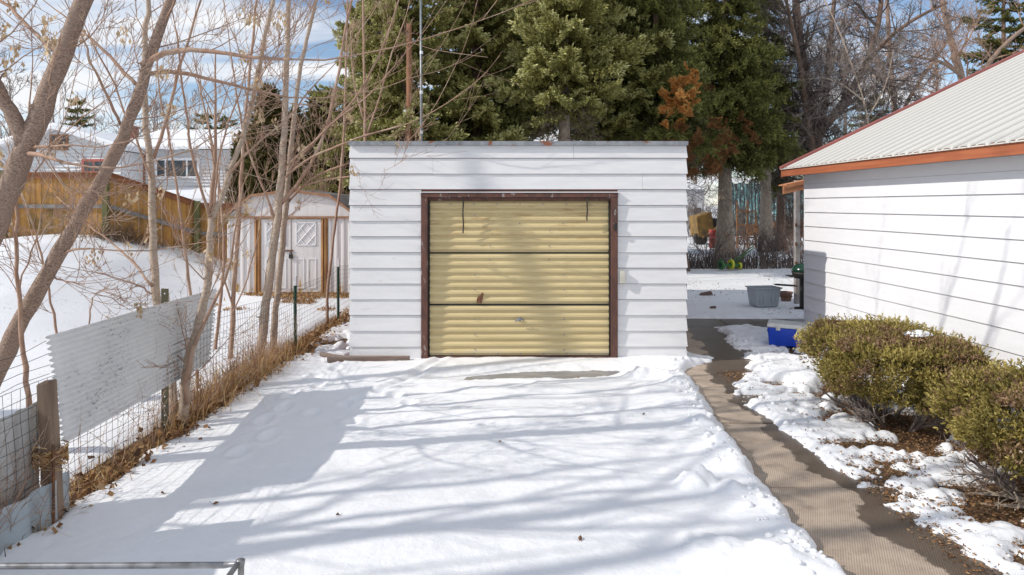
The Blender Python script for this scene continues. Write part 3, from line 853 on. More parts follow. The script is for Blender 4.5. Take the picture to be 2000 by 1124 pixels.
# lower porch roof end and posts behind the corner
m = MB(); x0, x1 = 0.02, 1.6
zp = lambda x: 2.23 + x * .22
def pb(m, lo, hi, ya, yb, xa=x0 - .02, xb=x1):
    m.hexa([(xa, ya, zp(xa) + lo), (xb, ya, zp(xb) + lo), (xb, yb, zp(xb) + lo), (xa, yb, zp(xa) + lo), (xa, ya, zp(xa) + hi), (xb, ya, zp(xb) + hi), (xb, yb, zp(xb) + hi), (xa, yb, zp(xa) + hi)])
pb(m, 0, .09, 1.3, 1.33, .25, 1.8); pb(m, .091, .135, 1.285, 1.33, .25, 1.8); pb(m, .136, .155, 1.29, 1.6, .3, 1.8)
m.build('porch_fascia', M['fascia_l'], house)
MB().box(1.70, 1.79, 3.9, 4.0, 0, 2.62).build('porch_post', M['gpost'], house)
for z in (.85, 1.25, 1.65): MB().box(1.68, 1.72, 3.88, 3.898, z, z + .07).build('post_bracket', M['rust'], house)

# ------------------------------------------------------------------ shed
SX, SY, SZ = P(569, 401, 16).x, 16.0, 0.05
shed = empty('garden_shed', (SX, SY, SZ), label='white metal barn-roof garden shed with rusty trim and double doors', cat='shed')
s_ = 16 / F
def sh(px, py): return ((px - 569) * s_, CAMZ - SZ - (py - 401) * s_)
W2 = 1.50; EH = sh(0, 423)[1]
prof = [(-1.56, EH), (-.92, sh(0, 383)[1]), (0, sh(0, 373)[1]), (.92, sh(0, 383)[1]), (1.56, EH)]
m = MB(); m.prism([(-1.5, EH)] + [(x * .985, z - .02) for x, z in prof[1:4]] + [(1.5, EH)], 0.0, 2.6, 'y'); m.build('gable_front', M['shed'], shed)
MB().box(-1.5, 1.5, .04, 2.6, 0, EH - .002).build('body', M['shed'], shed)
# ribbed front wall bays
for x0, x1 in ((-1.5, -.86), (.86, 1.5)):
    m = MB(); ps = []
    n = 4; w = (x1 - x0) / n
    for k in range(n):
        a = x0 + k * w
        ps += [(a, .0), (a + .02, -.02), (a + w * .42, -.02), (a + w * .5, 0)]
    ps += [(x1, 0), (x1, .035), (x0, .035)]
    m.prism(ps, 0.0, EH - .05, 'z'); m.build('wall_panel', M['shed'], shed)
MB().box(-1.56, 1.56, -.05, .03, EH - .05, EH - .004).build('lintel', M['shed_rake'], shed)
for x0, x1 in ((-.86, -.70), (.70, .86)):
    m = MB(); m.prism([(x0, .03), (x0, -.02), (x0 + .05, -.045), (x0 + .06, -.01), (x1 - .05, -.045), (x1, -.02), (x1, .03)], 0, EH - .06, 'z'); m.build('door_post', M['shed_trim'], shed)
sd = MB()
for sgn in (-1, 1):
    a, b_ = (-.698, -.006) if sgn < 0 else (.006, .698)
    dr = MB().box(a, b_, -.012, .028, .01, EH - .07).build('shed_door', M['shed'], shed)
    lt = MB(); cx = (a + b_) / 2; hw = .235
    zt_, zb_ = EH - .14, EH - .68
    for (xa, xb, za_, zb2) in ((cx - hw, cx + hw, zt_ - .02, zt_), (cx - hw, cx + hw, zb_, zb_ + .02), (cx - hw, cx - hw + .02, zb_, zt_), (cx + hw - .02, cx + hw, zb_, zt_)):
        lt.box(xa, xb, -.028, -.0125, za_, zb2)
    ww = hw * 2 / 2; hh2 = (zt_ - zb_) / 2
    for i in range(2):
        for j in range(2):
            xa = cx - hw + i * ww; za_ = zb_ + j * hh2
            lt.line([(xa, -.02, za_), (xa + ww, -.02, za_ + hh2)], .011, 4); lt.line([(xa + ww, -.02, za_), (xa, -.02, za_ + hh2)], .011, 4)
    lt.build('lattice', M['white'], dr)
    for cx2 in (cx - .14, cx + .14):
        pm = MB()
        for (xa, xb, za_, zb2) in ((cx2 - .1, cx2 + .1, .78, .80), (cx2 - .1, cx2 + .1, .10, .12), (cx2 - .1, cx2 - .08, .12, .78), (cx2 + .08, cx2 + .1, .12, .78)):
            pm.box(xa, xb, -.024, -.0125, za_, zb2)
        pm.build('raised_panel', M['white'], dr)
MB().box(-.006, .006, -.02, .0, .01, EH - .06).build('door_gap', M['rust'], shed)
MB().box(-.18, .05, -.035, -.013, .965, 1.0).build('hasp', M['rust'], shed)
m = MB().box(-.04, .05, -.06, -.03, .80, .90); m.line([(-.02, -.045, .90), (-.02, -.045, .95), (.02, -.045, .95), (.02, -.045, .90)], .008, 5); m.build('padlock', M['black'], shed)
m = MB()
for i in range(4):
    (xa, za_), (xb, zb2) = prof[i], prof[i + 1]
    m.hexa([(xa, -.09, za_ - .03), (xb, -.09, zb2 - .03), (xb, -.06, zb2 - .03), (xa, -.06, za_ - .03), (xa, -.09, za_ + .035), (xb, -.09, zb2 + .035), (xb, -.06, zb2 + .035), (xa, -.06, za_ + .035)])
m.build('rake_trim', M['shed_rake'], shed)
m = MB()
for i in range(4):
    (xa, za_), (xb, zb2) = prof[i], prof[i + 1]
    nr = 18; 
    for k in range(nr):
        y0 = -.06 + k * .15
        for (ya, yb, hz) in ((y0, y0 + .1, .0), (y0 + .1, y0 + .149, .02)):
            m.hexa([(xa, ya, za_ - .01), (xb, ya, zb2 - .01), (xb, yb, zb2 - .01), (xa, yb, za_ - .01), (xa, ya, za_ + .02 + hz), (xb, ya, zb2 + .02 + hz), (xb, yb, zb2 + .02 + hz), (xa, yb, za_ + .02 + hz)])
m.build('roof', M['shed_roof'], shed)
MB().box(-1.25, -.95, -.10, -.095, EH + .01, EH + .08).build('yellow_sticker', M['yellow'], shed)

# ------------------------------------------------------------------ wooden fence
fp = [P(-190, 401, 17), P(15, 401, 17), P(213, 401, 17), P(390, 401, 18.65), P(575, 401, 19.0), P(760, 401, 19.2)]
tops_ = [2.90, 2.88, 2.88, 2.13, 2.08, 2.08]
bots_ = [1.10, 1.05, 1.20, 0.18, 0.06, 0.05]
wf = empty('wooden_fence', (fp[2].x, fp[2].y, 1.2), label='tall amber-stained board fence with green posts stepping down behind the snowy mound', cat='fence')
def wpart(m, name, mat, **kw):
    o = m.build(name, mat, wf, **kw); o.location = (-fp[2].x, -fp[2].y, -1.2); return o
rng = random.Random(4)
bm_cache = None
def obox(a, b, lo0, hi0, lo1, hi1, off0, off1):
    d_ = Vector((b.x - a.x, b.y - a.y, 0)).normalized(); nrm = Vector((d_.y, -d_.x, 0))   # towards camera
    A0 = a + nrm * off0; A1 = a + nrm * off1; B0 = b + nrm * off0; B1 = b + nrm * off1
    return [(A1.x, A1.y, lo0), (B1.x, B1.y, lo1), (B0.x, B0.y, lo1), (A0.x, A0.y, lo0), (A1.x, A1.y, hi0), (B1.x, B1.y, hi1), (B0.x, B0.y, hi1), (A0.x, A0.y, hi0)]
for s in range(5):
    a, b_ = fp[s], fp[s + 1]
    L = (Vector((b_.x, b_.y)) - Vector((a.x, a.y))).length
    nb = int(L / .135)
    for k in range(nb):
        t0, t1 = k / nb, (k + 1) / nb - .008 / L
        pa = a.lerp(b_, t0); pb_ = a.lerp(b_, t1)
        za_ = tops_[s] + (tops_[s + 1] - tops_[s]) * t0; zb2 = tops_[s] + (tops_[s + 1] - tops_[s]) * t1
        la = bots_[s] + (bots_[s + 1] - bots_[s]) * t0
        j = rng.uniform(-.006, .006)
        m = MB(); m.hexa(obox(pa, pb_, la - .15, za_ - .02 + j, la - .15, zb2 - .02 + j, j - .02, j)); wpart(m, 'fence_board', M['board'])
    h0, h1 = tops_[s], tops_[s + 1]
    m = MB(); m.hexa(obox(a, b_, h0 - .12, h0 + .01, h1 - .12, h1 + .01, .012, .05)); wpart(m, 'top_rail', M['rail_red'])
    m = MB(); m.hexa(obox(a, b_, h0 + .012, h0 + .04, h1 + .012, h1 + .04, -.05, .09)); wpart(m, 'cap_rail', M['rail_red'])
    m = MB(); m.hexa(obox(a, b_, h0 - .86, h0 - .76, h1 - .86, h1 - .76, .012, .05)); wpart(m, 'middle_rail', M['rail_grey'])
for p, tz, bz in zip(fp, tops_, bots_):
    wpart(MB().box(p.x - .065, p.x + .065, p.y - .20, p.y - .07, bz - .3, tz + .08), 'fence_post', M['post_green'], bevel=.01)

# ------------------------------------------------------------------ neighbour's house far left
D1 = 33.0
nh = empty('neighbour_house', (P(116, 401, D1).x, D1, 0.5), label='white two-wing neighbouring house with snowy roofs beyond the board fence', cat='house')
def npart(m, name, mat, parent=nh, **kw):
    o = m.build(name, mat, parent, **kw)
    if parent is nh: o.location = (-nh.location.x, -nh.location.y, -nh.location.z)
    return o
def q1(px, py, d=D1): p = P(px, py, d); return p.x, p.z
def lapwall(x0, x1, z0, z1, y, pitch=.17, clip=None):
    m = MB(); z = z0
    while z < z1:
        zt = min(z + pitch, z1)
        a0, a1, b0, b1 = x0, x1, x0, x1
        if clip: a0, a1 = clip(z); b0, b1 = clip(zt)
        m.raw([(a0, y - .09, z), (a1, y - .09, z), (b1, y - .005, zt), (b0, y - .005, zt), (a0, y, z), (a1, y, z)], [(0, 1, 2, 3), (1, 0, 4, 5)])
        z = zt
    return m
pk = q1(116, 254); ev = q1(243, 292); evl = q1(-30, 292)
sl_ = (pk[1] - ev[1]) / (ev[0] - pk[0])
xl, xr = evl[0], q1(238, 0)[0]
def gclip(z):
    if z <= ev[1] - .05: return xl, xr
    w = (pk[1] - z) / sl_
    return pk[0] - w, min(pk[0] + w, xr)
npart(lapwall(xl, xr, -0.3, pk[1] - .02, D1, clip=gclip), 'siding', M['siding_n'], kind='stuff')
npart(MB().box(xl, xr, D1 + .01, D1 + 8, -.3, ev[1] - .1), 'wall', M['siding_b'])
m = MB()
for sg_ in (-1, 1):
    e = ev if sg_ > 0 else (evl[0] - .3, pk[1] - (pk[0] - evl[0] + .3) * sl_)
    m.hexa([(pk[0], D1 - .55, pk[1]), (e[0] + .2 * sg_, D1 - .55, e[1] - .1), (e[0] + .2 * sg_, D1 + 8, e[1] - .1), (pk[0], D1 + 8, pk[1]), (pk[0], D1 - .55, pk[1] + .16), (e[0] + .2 * sg_, D1 - .55, e[1] + .06), (e[0] + .2 * sg_, D1 + 8, e[1] + .06), (pk[0], D1 + 8, pk[1] + .16)])
rf = npart(m, 'gable_roof', M['white'])
m = MB()
for sg_ in (-1, 1):
    e = ev if sg_ > 0 else (evl[0] - .3, pk[1] - (pk[0] - evl[0] + .3) * sl_)
    m.hexa([(pk[0], D1 - .5, pk[1] + .165), (e[0] + .15 * sg_, D1 - .5, e[1] + .07), (e[0] + .15 * sg_, D1 + 8, e[1] + .07), (pk[0], D1 + 8, pk[1] + .165), (pk[0], D1 - .45, pk[1] + .30), (e[0] + .1 * sg_, D1 - .45, e[1] + .2), (e[0] + .1 * sg_, D1 + 8, e[1] + .2), (pk[0], D1 + 8, pk[1] + .30)])
npart(m, 'roof_snow', M['snow'])
def window(x0, x1, z0, z1, y, fm, mull, fw=.07, cross=False):
    f = MB(); f.box(x0 - fw, x1 + fw, y - .12, y - .001, z0 - fw, z1 + fw)
    fo = npart(f, 'window', fm)
    xsn = [x0] + [x0 + (x1 - x0) * t for t in mull] + [x1]
    for a, b_ in zip(xsn[:-1], xsn[1:]):
        MB().box(a + fw * .4, b_ - fw * .4, y - .124, y - .1205, z0 + .03, z1 - .03).build('pane', M['glass'], fo)
        if cross:
            MB().box(a, b_, y - .135, y - .125, (z0 + z1) / 2 - .03, (z0 + z1) / 2 + .03).build('muntin', fm, fo)
    return fo
a = q1(103, 266); b_ = q1(133, 291); window(a[0], b_[0], b_[1], a[1], D1, M['brownwin'], [.5], .06, True)
a = q1(166, 315); b_ = q1(206, 336); window(a[0], b_[0], b_[1], a[1], D1, M['redwin'], [.5], .09)
D2 = 35.0
x0, x1 = q1(236, 0, D2)[0], q1(520, 0, D2)[0]
ze, zrdg = q1(0, 291, D2)[1], q1(0, 262, D2 + 4)[1]
npart(lapwall(x0, x1, -.3, ze - .05, D2), 'siding', M['siding_n'], kind='stuff')
npart(MB().box(x0, x1, D2 + .01, D2 + 8, -.3, ze - .1), 'wall', M['siding_b'])
m = MB(); m.hexa([(x0 - .1, D2 - .5, ze - .05), (x1 + .5, D2 - .5, ze - .05), (x1 + .5, D2 + 4, zrdg), (x0 - .1, D2 + 4, zrdg), (x0 - .1, D2 - .5, ze + .08), (x1 + .5, D2 - .5, ze + .08), (x1 + .5, D2 + 4, zrdg + .1), (x0 - .1, D2 + 4, zrdg + .1)])
npart(m, 'wing_roof', M['white'])
m = MB(); m.hexa([(x0 - .1, D2 - .45, ze + .09), (x1 + .5, D2 - .45, ze + .09), (x1 + .5, D2 + 4, zrdg + .11), (x0 - .1, D2 + 4, zrdg + .11), (x0, D2 - .38, ze + .24), (x1 + .4, D2 - .38, ze + .24), (x1 + .4, D2 + 4, zrdg + .25), (x0, D2 + 4, zrdg + .25)])
npart(m, 'roof_snow', M['snow'])
a = q1(308, 313, D2); b_ = q1(388, 346, D2); window(a[0], b_[0], b_[1], a[1], D2, M['white'], [.22, .74], .10)
a = q1(237, 298, D2 - 1.9); b_ = q1(244, 346, D2 - 1.9); npart(MB().box(a[0], b_[0], D2 - .1, D2 - .005, -.3, ze - .06), 'brick_strip', M['brick'])
# chimney built course by course
a = q1(243, 250, 36.5); b_ = q1(264, 284, 36.5); ch = MB(); chz = a[1]; z = b_[1] - .4
cho = npart(MB().box(a[0] + .01, b_[0] - .01, 36.31, 36.89, z, chz - .01), 'chimney', M['brick'])
bk = MB()
while z < chz:
    for i in range(3):
        off = .0 if int(z * 10) % 2 else .06
        w = (b_[0] - a[0]) / 3
        bk.box(a[0] + i * w + .006, a[0] + (i + 1) * w - .006, 36.29, 36.309, z, z + .075)
    z += .09
bk.box(a[0] - .04, b_[0] + .04, 36.26, 36.94, chz, chz + .08)
bk.build('brick', M['brick'], cho, kind='stuff')
# lower lean-to roof with snow
D3 = 30.0
a = q1(308, 368, D3 + 2); b_ = q1(500, 386, D3)
m = MB(); m.hexa([(a[0], D3, b_[1] - .05), (b_[0], D3, b_[1] - .05), (b_[0], D3 + 4.9, b_[1] + .35), (a[0], D3 + 4.9, b_[1] + .35), (a[0], D3, b_[1] + .12), (b_[0], D3, b_[1] + .12), (b_[0], D3 + 4.9, a[1] + .1), (a[0], D3 + 4.9, a[1] + .1)])
npart(m, 'lean_to_snow', M['snow'])
npart(MB().box(a[0], b_[0], D3 + .05, D3 + 4.9, -.3, b_[1] - .052), 'lean_to_wall', M['siding_b'])

# ------------------------------------------------------------------ wire fence on the left
XF = -3.1
wfe = empty('wire_fence', (XF, 6.2, 0), label='sagging woven wire fence along the left edge of the snowy driveway', cat='fence')
def cpart(m, name, mat, **kw):
    o = m.build(name, mat, wfe, **kw); o.location = (-XF, -6.2, 0); return o
rng = random.Random(9)
def wtop(y): return np.interp(y, [3.0, 4.5, 6.2, 9.7, 12.1, 14], [.98, .95, 1.0, .92, 1.02, .95]) - .04 * math.sin(y * 1.3) ** 2
m = MB()
ysn = np.arange(2.6, 14.2, .35)
for k in range(13):
    f = (k / 12.0)
    m.line([(XF + .012 * math.sin(3 * y + k), y, .06 + (wtop(y) - .06) * f + .008 * math.sin(5 * y + k * 2)) for y in ysn], .0021, 3)
y = 2.6
while y < 14.1:
    n = 6
    m.line([(XF + .01 * math.sin(3 * y + i), y + .012 * math.sin(y * 7 + i * 1.3), .04 + (wtop(y) - .04) * i / (n - 1)) for i in range(n)], .0017, 3)
    y += .075
cpart(m, 'wire_mesh', M['wire'], kind='stuff')
m = MB()
for k in range(4):
    z0 = .98 + .07 * k
    m.line([(XF + .02 * math.sin(i + k), 2.6 + i * .28, z0 - .05 * math.sin(math.pi * i / 7) + .015 * math.sin(i * 2.3 + k)) for i in range(8)], .0022, 3)
cpart(m, 'loose_wire', M['wire'], kind='stuff')
def tpost(y, z1, mat, white, x=XF + .02):
    m = MB(); m.box(x - .022, x + .022, y - .004, y + .004, -.05, z1); m.box(x - .004, x + .004, y - .03, y - .0042, -.05, z1)
    for k in range(int(z1 / .055)):
        m.box(x - .008, x + .008, y - .036, y - .0302, .05 + k * .055, .07 + k * .055)
    o = cpart(m, 'fence_stake', mat)
    if white:
        mm = MB(); mm.box(x - .024, x + .024, y - .038, y + .006, z1 - .13, z1 + .004); mm.build('painted_tip', M['white'], o)
    return o
tpost(9.7, 1.09, M['tgreen'], True); tpost(12.1, 1.14, M['tgreen'], True)
# broad punched olive stake beside the sheet
m = MB(); xo = P(322, 0, 6.2).x
m.box(xo - .033, xo + .033, 6.2, 6.206, -.05, 1.34); m.box(xo - .033, xo - .028, 6.207, 6.24, -.05, 1.34)
st = cpart(m, 'fence_stake', M['tolive'], label='broad olive stake with punched holes')
m = MB()
for k in range(15): m.box(xo - .006, xo + .006, 6.197, 6.1995, .1 + k * .085, .112 + k * .085)
m.build('punched_hole', M['white'], st)
# leaning wooden corner post
m = MB(); rngp = random.Random(2)
m.hexa([(-3.05, 4.44, -.1), (-2.955, 4.44, -.1), (-2.955, 4.53, -.1), (-3.05, 4.53, -.1), (-3.10, 4.44, .93), (-3.015, 4.44, .955), (-3.015, 4.53, .95), (-3.10, 4.53, .94)])
cpart(m, 'wooden_post', M['wood_old'], bevel=.012)
m = MB()
rg = np.random.RandomState(6)
for k in range(160):
    a0 = rg.rand() * 6.28; z0 = .46 + .05 * rg.randn() * .6
    m.line([(-3.02 + .09 * math.cos(a0), 4.47 + .09 * math.sin(a0), z0), (-3.02 + .10 * math.cos(a0 + .6), 4.47 + .10 * math.sin(a0 + .6), z0 + .02 * rg.randn()), (-3.02 + .095 * math.cos(a0 + 1.2), 4.47 + .095 * math.sin(a0 + 1.2), z0 + .03 * rg.randn())], .003, 3, rg.rand())
cpart(m, 'twine', M['straw'])
m = MB(); m.line([(-2.94, 4.38, 0.0), (-2.945, 4.385, .3), (-2.95, 4.39, .56)], .010, 6); cpart(m, 'rusty_rod', M['rust'])

def corrugated(c00, c10, c01, c11, nwav, amp, along, mat, name, label, rag=0.0, group=None, th=.002):
    """bilinear sheet: c00 near-bottom c10 far-bottom c01 near-top c11 far-top; ribs run along the length ('u') or height ('v')"""
    c00, c10, c01, c11 = map(Vector, (c00, c10, c01, c11))
    nrm = (c10 - c00).cross(c01 - c00).normalized()
    if nrm.x < 0: nrm = -nrm
    nw = nwav * 8 + 1; nl = 26
    nu, nv = (nl, nw) if along == 'u' else (nw, nl)
    V = np.zeros((2, nv, nu, 3))
    rg = np.random.RandomState(1)
    jag = rg.rand(max(nv, nu)) * rag
    for j in range(nv):
        for i in range(nu):
            u, v = i / (nu - 1), j / (nv - 1)
            p = c00 * (1 - u) * (1 - v) + c10 * u * (1 - v) + c01 * (1 - u) * v + c11 * u * v
            ph = (v if along == 'u' else u) * nwav * 2 * math.pi
            p = p + nrm * (amp * math.sin(ph) + .012 * math.sin(3 * u + 2 * v) + .006 * math.sin(9 * u))
            if along == 'u' and (i == 0 or i == nu - 1):
                p = p + (c10 - c00).normalized() * (rag * math.sin(ph * 1.0) * .5)
            V[0, j, i] = p; V[1, j, i] = p - nrm * th
    idx = np.arange(2 * nv * nu).reshape(2, nv, nu)
    def qq(a): return np.stack([a[:-1, :-1], a[:-1, 1:], a[1:, 1:], a[1:, :-1]], -1).reshape(-1, 4)
    m = MB()
    fs = [qq(idx[0]), qq(idx[1])[:, ::-1]]
    for a, b_ in ((idx[0, 0], idx[1, 0]), (idx[0, -1], idx[1, -1]), (idx[0, :, 0], idx[1, :, 0]), (idx[0, :, -1], idx[1, :, -1])):
        fs.append(np.stack([a[:-1], a[1:], b_[1:], b_[:-1]], -1))
    base = c00.copy()
    m.raw(V.reshape(-1, 3) - np.array(base)[None, :], np.concatenate(fs))
    o = m.build(name, mat, smooth=True, label=label, cat='metal sheet', group=group)
    o.location = base
    return o
corrugated(P(124, 868, 4.55) , P(409, 708, 7.15), P(89, 657, 4.50), P(426, 563, 7.20), 19, .0085, 'u', M['sheet'], 'corrugated_sheet', 'long grey corrugated sheet hung lengthwise on the wire fence behind a sapling', .02)
corrugated((-3.16, 3.2, .12), (-3.12, 4.50, .16), (-3.17, 3.2, .74), (-3.13, 4.54, .80), 9, .010, 'v', M['sheet2'], 'corrugated_sheet', 'pale upright corrugated sheet behind tangled wire left of the wooden post')
corrugated((-2.985, 2.6, -.04), (-2.965, 4.58, -.04), (-2.99, 2.6, .31), (-2.975, 4.60, .31), 8, .022, 'v', M['sheet_blue'], 'corrugated_sheet', 'low blue-grey corrugated sheet standing in the snow below the wooden post')
corrugated((-3.2, .6, .3), (-3.2, 3.90, .3), (-3.2, .6, 1.2), (-3.2, 3.95, 1.22), 20, .0085, 'u', M['sheet'], 'corrugated_sheet', 'grey corrugated sheet on the fence outside the left edge of the view')

# pipe frame at the bottom left
pf = empty('pipe_frame', P(470, 1104, 3.0), label='galvanised pipe frame corner standing in the near left foreground', cat='pipe frame')
o0 = Vector(pf.location)
def pp(m, name, **kw):
    return m.build(name, M['pipe'], pf, smooth=True, **kw)
pts = [P(-260, 1108, 3.0) - o0, P(0, 1106, 3.0) - o0, P(300, 1104.5, 3.0) - o0, P(438, 1104, 3.0) - o0]
m = MB(); m.line(pts, .0135, 12); pp(m, 'top_rail')
m = MB(); m.line([P(438, 1104, 3.0) - o0, P(458, 1102, 3.0) - o0, P(472, 1098, 2.995) - o0], [.0135, .010, .0125], 12); pp(m, 'flattened_end')
m = MB(); m.line([P(473, 1093, 3.0) - o0, P(471, 1110, 3.0) - o0, P(470, 1180, 3.0) - o0, Vector((P(468, 0, 3.0).x, 3.0, 0.03)) - o0], .0135, 12); pp(m, 'leg')
m = MB(); m.line([P(466, 1099, 2.985) - o0, P(440, 1135, 2.93) - o0, (-.30, -.9, -.02), (-.55, -1.6, -.04)], .0125, 12); pp(m, 'side_rail')
m = MB(); m.line([(-.55, -1.6, -.04), (-.55, -1.6, -.25), (-.55, -1.6, .03 - o0.z)], .0135, 12); pp(m, 'leg')
m = MB(); m.line([pts[0], pts[0] + Vector((0, 0, -.2)), Vector((pts[0].x, pts[0].y, .03 - o0.z))], .0135, 12); pp(m, 'leg')
m = MB(); m.line([P(470, 1101, 3.0) - o0 + Vector((0, -.006, -.008)), P(470, 1098, 3.0) - o0 + Vector((0, -.006, .014))], .0165, 10); pp(m, 'end_cap')

# ------------------------------------------------------------------ small things by the house
co = empty('cooler', (4.07, 10.1, 0.035), R(-24), label='blue picnic cooler with white lid half sunk in the snow by the house corner', cat='cooler')
co.rotation_euler = (R(2), R(1), R(-24))
m = MB(); a, b_ = .27, .165
m.hexa([(-a * .9, -b_ * .9, 0), (a * .9, -b_ * .9, 0), (a * .9, b_ * .9, 0), (-a * .9, b_ * .9, 0), (-a, -b_, .27), (a, -b_, .27), (a, b_, .27), (-a, b_, .27)])
m.build('cooler_body', M['blue'], co, bevel=.02)
m = MB(); m.hexa([(-a * 1.04, -b_ * 1.06, .272), (a * 1.04, -b_ * 1.06, .272), (a * 1.04, b_ * 1.06, .272), (-a * 1.04, b_ * 1.06, .272), (-a, -b_, .33), (a, -b_, .33), (a, b_, .33), (-a, b_, .33)])
ld = m.build('cooler_lid', M['cool_white'], co, bevel=.015)
MB().box(-.2, .2, -.11, .11, .3305, .338).build('lid_panel', M['cool_white'], ld, bevel=.004)
for x in (-.12, .16): MB().box(x - .03, x + .03, -b_ * 1.10, -b_ * 1.02, .235, .30).build('latch', M['cool_white'], co, bevel=.006)
for x in (-1, 1): MB().box(x * a * .98 - .012, x * a * .98 + .012, -.07, .07, .18, .215).build('handle', M['blue'], co, bevel=.006)

to = empty('storage_tote', (5.16, 14.0, .04), R(8), label='open grey plastic storage tote standing on the snow behind the garage', cat='tote')
def tub(w, d_, h, tp_, th=.008):
    m = MB(); k = 0
    a, b_ = w / 2, d_ / 2
    ring = lambda s, z, i: [(-(a - i) * s, -(b_ - i) * s, z), ((a - i) * s, -(b_ - i) * s, z), ((a - i) * s, (b_ - i) * s, z), (-(a - i) * s, (b_ - i) * s, z)]
    V = ring(tp_, 0, 0) + ring(1, h, 0) + ring(1, h, th) + ring(tp_, .01, th)
    Fq = [(3, 2, 1, 0)]
    for r0 in (0, 4, 8):
        for i in range(4): Fq.append((r0 + i, r0 + (i + 1) % 4, r0 + 4 + (i + 1) % 4, r0 + 4 + i))
    Fq.append((12, 13, 14, 15))
    m.raw(V, Fq); return m
to.scale = (.88, .88, .94)
tub(.62, .44, .40, .84).build('tub', M['tote'], to, bevel=.02)
m = MB()
for (x0, x1, y0, y1) in ((-.335, .335, -.245, -.222), (-.335, .335, .222, .245), (-.335, -.312, -.222, .222), (.312, .335, -.222, .222)): m.box(x0, x1, y0, y1, .385, .412)
m.build('rim', M['tote'], to, bevel=.004)
for x in (-.2, -.1, .1, .2): MB().box(x - .012, x + .012, -.212, -.203, .06, .36).build('rib', M['tote'], to)
lb = MB(); lb.box(-.22, .22, -.07, .07, 0, .018); lb.box(-.20, .20, -.055, .055, .0185, .03)
o = lb.build('black_tray', M['black'], label='black flat tray balanced on the right rim of the grey tote', cat='tray', bevel=.006); o.location = (5.55, 13.85, .462)
o.rotation_euler = (0, R(4), R(5))
def lathe(prof, n=20):
    m = MB(); V = [(r_ * math.cos(2 * math.pi * i / n), r_ * math.sin(2 * math.pi * i / n), z) for r_, z in prof for i in range(n)]
    idx = np.arange(len(V)).reshape(len(prof), n); nx_ = np.roll(idx, -1, 1)
    m.raw(V, np.stack([idx[:-1], nx_[:-1], nx_[1:], idx[1:]], -1).reshape(-1, 4))
    m.poly.append(idx[0, ::-1].tolist()); m.poly.append(idx[-1].tolist()); return m
po = empty('flower_pot', (5.92, 14.75, .03), label='wooden-banded clay planter pot beside the grey tote', cat='pot')
lathe([(.10, 0), (.125, .15), (.14, .16), (.145, .20), (.13, .20), (.12, .16), (.09, .15)]).build('pot_body', M['terra'], po, smooth=False)
lathe([(.128, .09), (.134, .09), (.139, .115), (.131, .115)]).build('pot_band', M['rust'], po)
gr = empty('barbecue_grill', (5.77, 13.55, 0.03), label='green domed barbecue grill on a pedestal at the house corner', cat='grill')
m = lathe([(.001, .62), (.16, .62), (.20, .70), (.21, .745)], 24); m.build('bowl', M['black'], gr, smooth=True)
m = lathe([(.212, .75), (.205, .80), (.17, .86), (.10, .90), (.001, .915)], 24); dm = m.build('lid', M['grill'], gr, smooth=True)
m = MB(); m.line([(-.05, -.2, .80), (-.05, -.235, .82), (.05, -.235, .82), (.05, -.2, .80)], .008, 6); m.build('lid_handle', M['black'], dm)
MB().box(-.30, .02, -.16, .12, .655, .675).build('side_shelf', M['black'], gr, bevel=.004)
MB().box(-.045, .045, -.045, .045, .05, .62).build('pedestal', M['black'], gr)
MB().box(-.16, .16, -.03, .03, 0, .05).box(-.03, .03, -.16, -.031, 0, .05).build('foot', M['black'], gr)
bx = MB().box(-.17, .2, -.12, .12, 0, .20).build('step_block', M['gpost'], label='low grey block at the foot of the grill by the house corner', cat='block', bevel=.01); bx.location = (4.75, 11.3, .0)
m = MB(); m.hexa([(-.15, -.08, 0), (.16, -.07, 0), (.14, .09, 0), (-.13, .07, 0), (-.10, -.05, .05), (.12, -.05, .09), (.13, .06, .08), (-.09, .05, .04)])
o = m.build('red_stone', M['stone'], label='reddish wedge of stone on the snow between garage and tote', cat='stone', bevel=.01); o.location = (4.45, 15.7, .04)
m = MB(); m.hexa([(-.07, -.05, 0), (.07, -.04, 0), (.06, .05, 0), (-.06, .05, 0), (-.04, -.03, .03), (.05, -.03, .05), (.05, .03, .04), (-.04, .03, .03)])
o = m.build('brown_stone', M['stone'], label='small brown stone lying on snow near the cross path', cat='stone', bevel=.01); o.location = (4.0, 13.6, .05)

# reel mower far back
mo = empty('reel_mower', (P(1428, 0, 21.6).x, 21.6, .06), R(15), label='green reel lawn mower with yellow wheels leaning by the cut hedge', cat='mower')
for x in (-.36, .0, .30):
    r0 = .16 if x < .2 else .11
    w = MB(); w.line([(x - .03, 0, r0), (x + .03, 0, r0)], r0, 16); wo_ = w.build('wheel', M['mowerg'] if x < -.2 else M['mowery'], mo)
    w = MB(); w.line([(x - .045, 0, r0), (x + .045, 0, r0)], r0 * .45, 12); w.build('hub', M['mowerg'] if x > -.2 else M['black'], wo_)
MB().box(-.32, .28, -.06, .10, .10, .17).build('cutter_deck', M['mowerg'], mo)
m = MB(); m.line([(-.05, .1, .14), (.35, .1, .40), (.9, .15, .72)], .017, 6); m.line([(.1, .1, .12), (.45, .1, .38), (.92, .15, .66)], .017, 6); m.build('handle', M['mowerg'], mo)

# ------------------------------------------------------------------ plants: generic growth
def rot_dir(d, ang, az):
    d = d.normalized()
    a = Vector((0, 0, 1)) if abs(d.z) < .9 else Vector((1, 0, 0))
    u = d.cross(a).normalized(); w = d.cross(u)
    return (d * math.cos(ang) + (u * math.cos(az) + w * math.sin(az)) * math.sin(ang)).normalized()

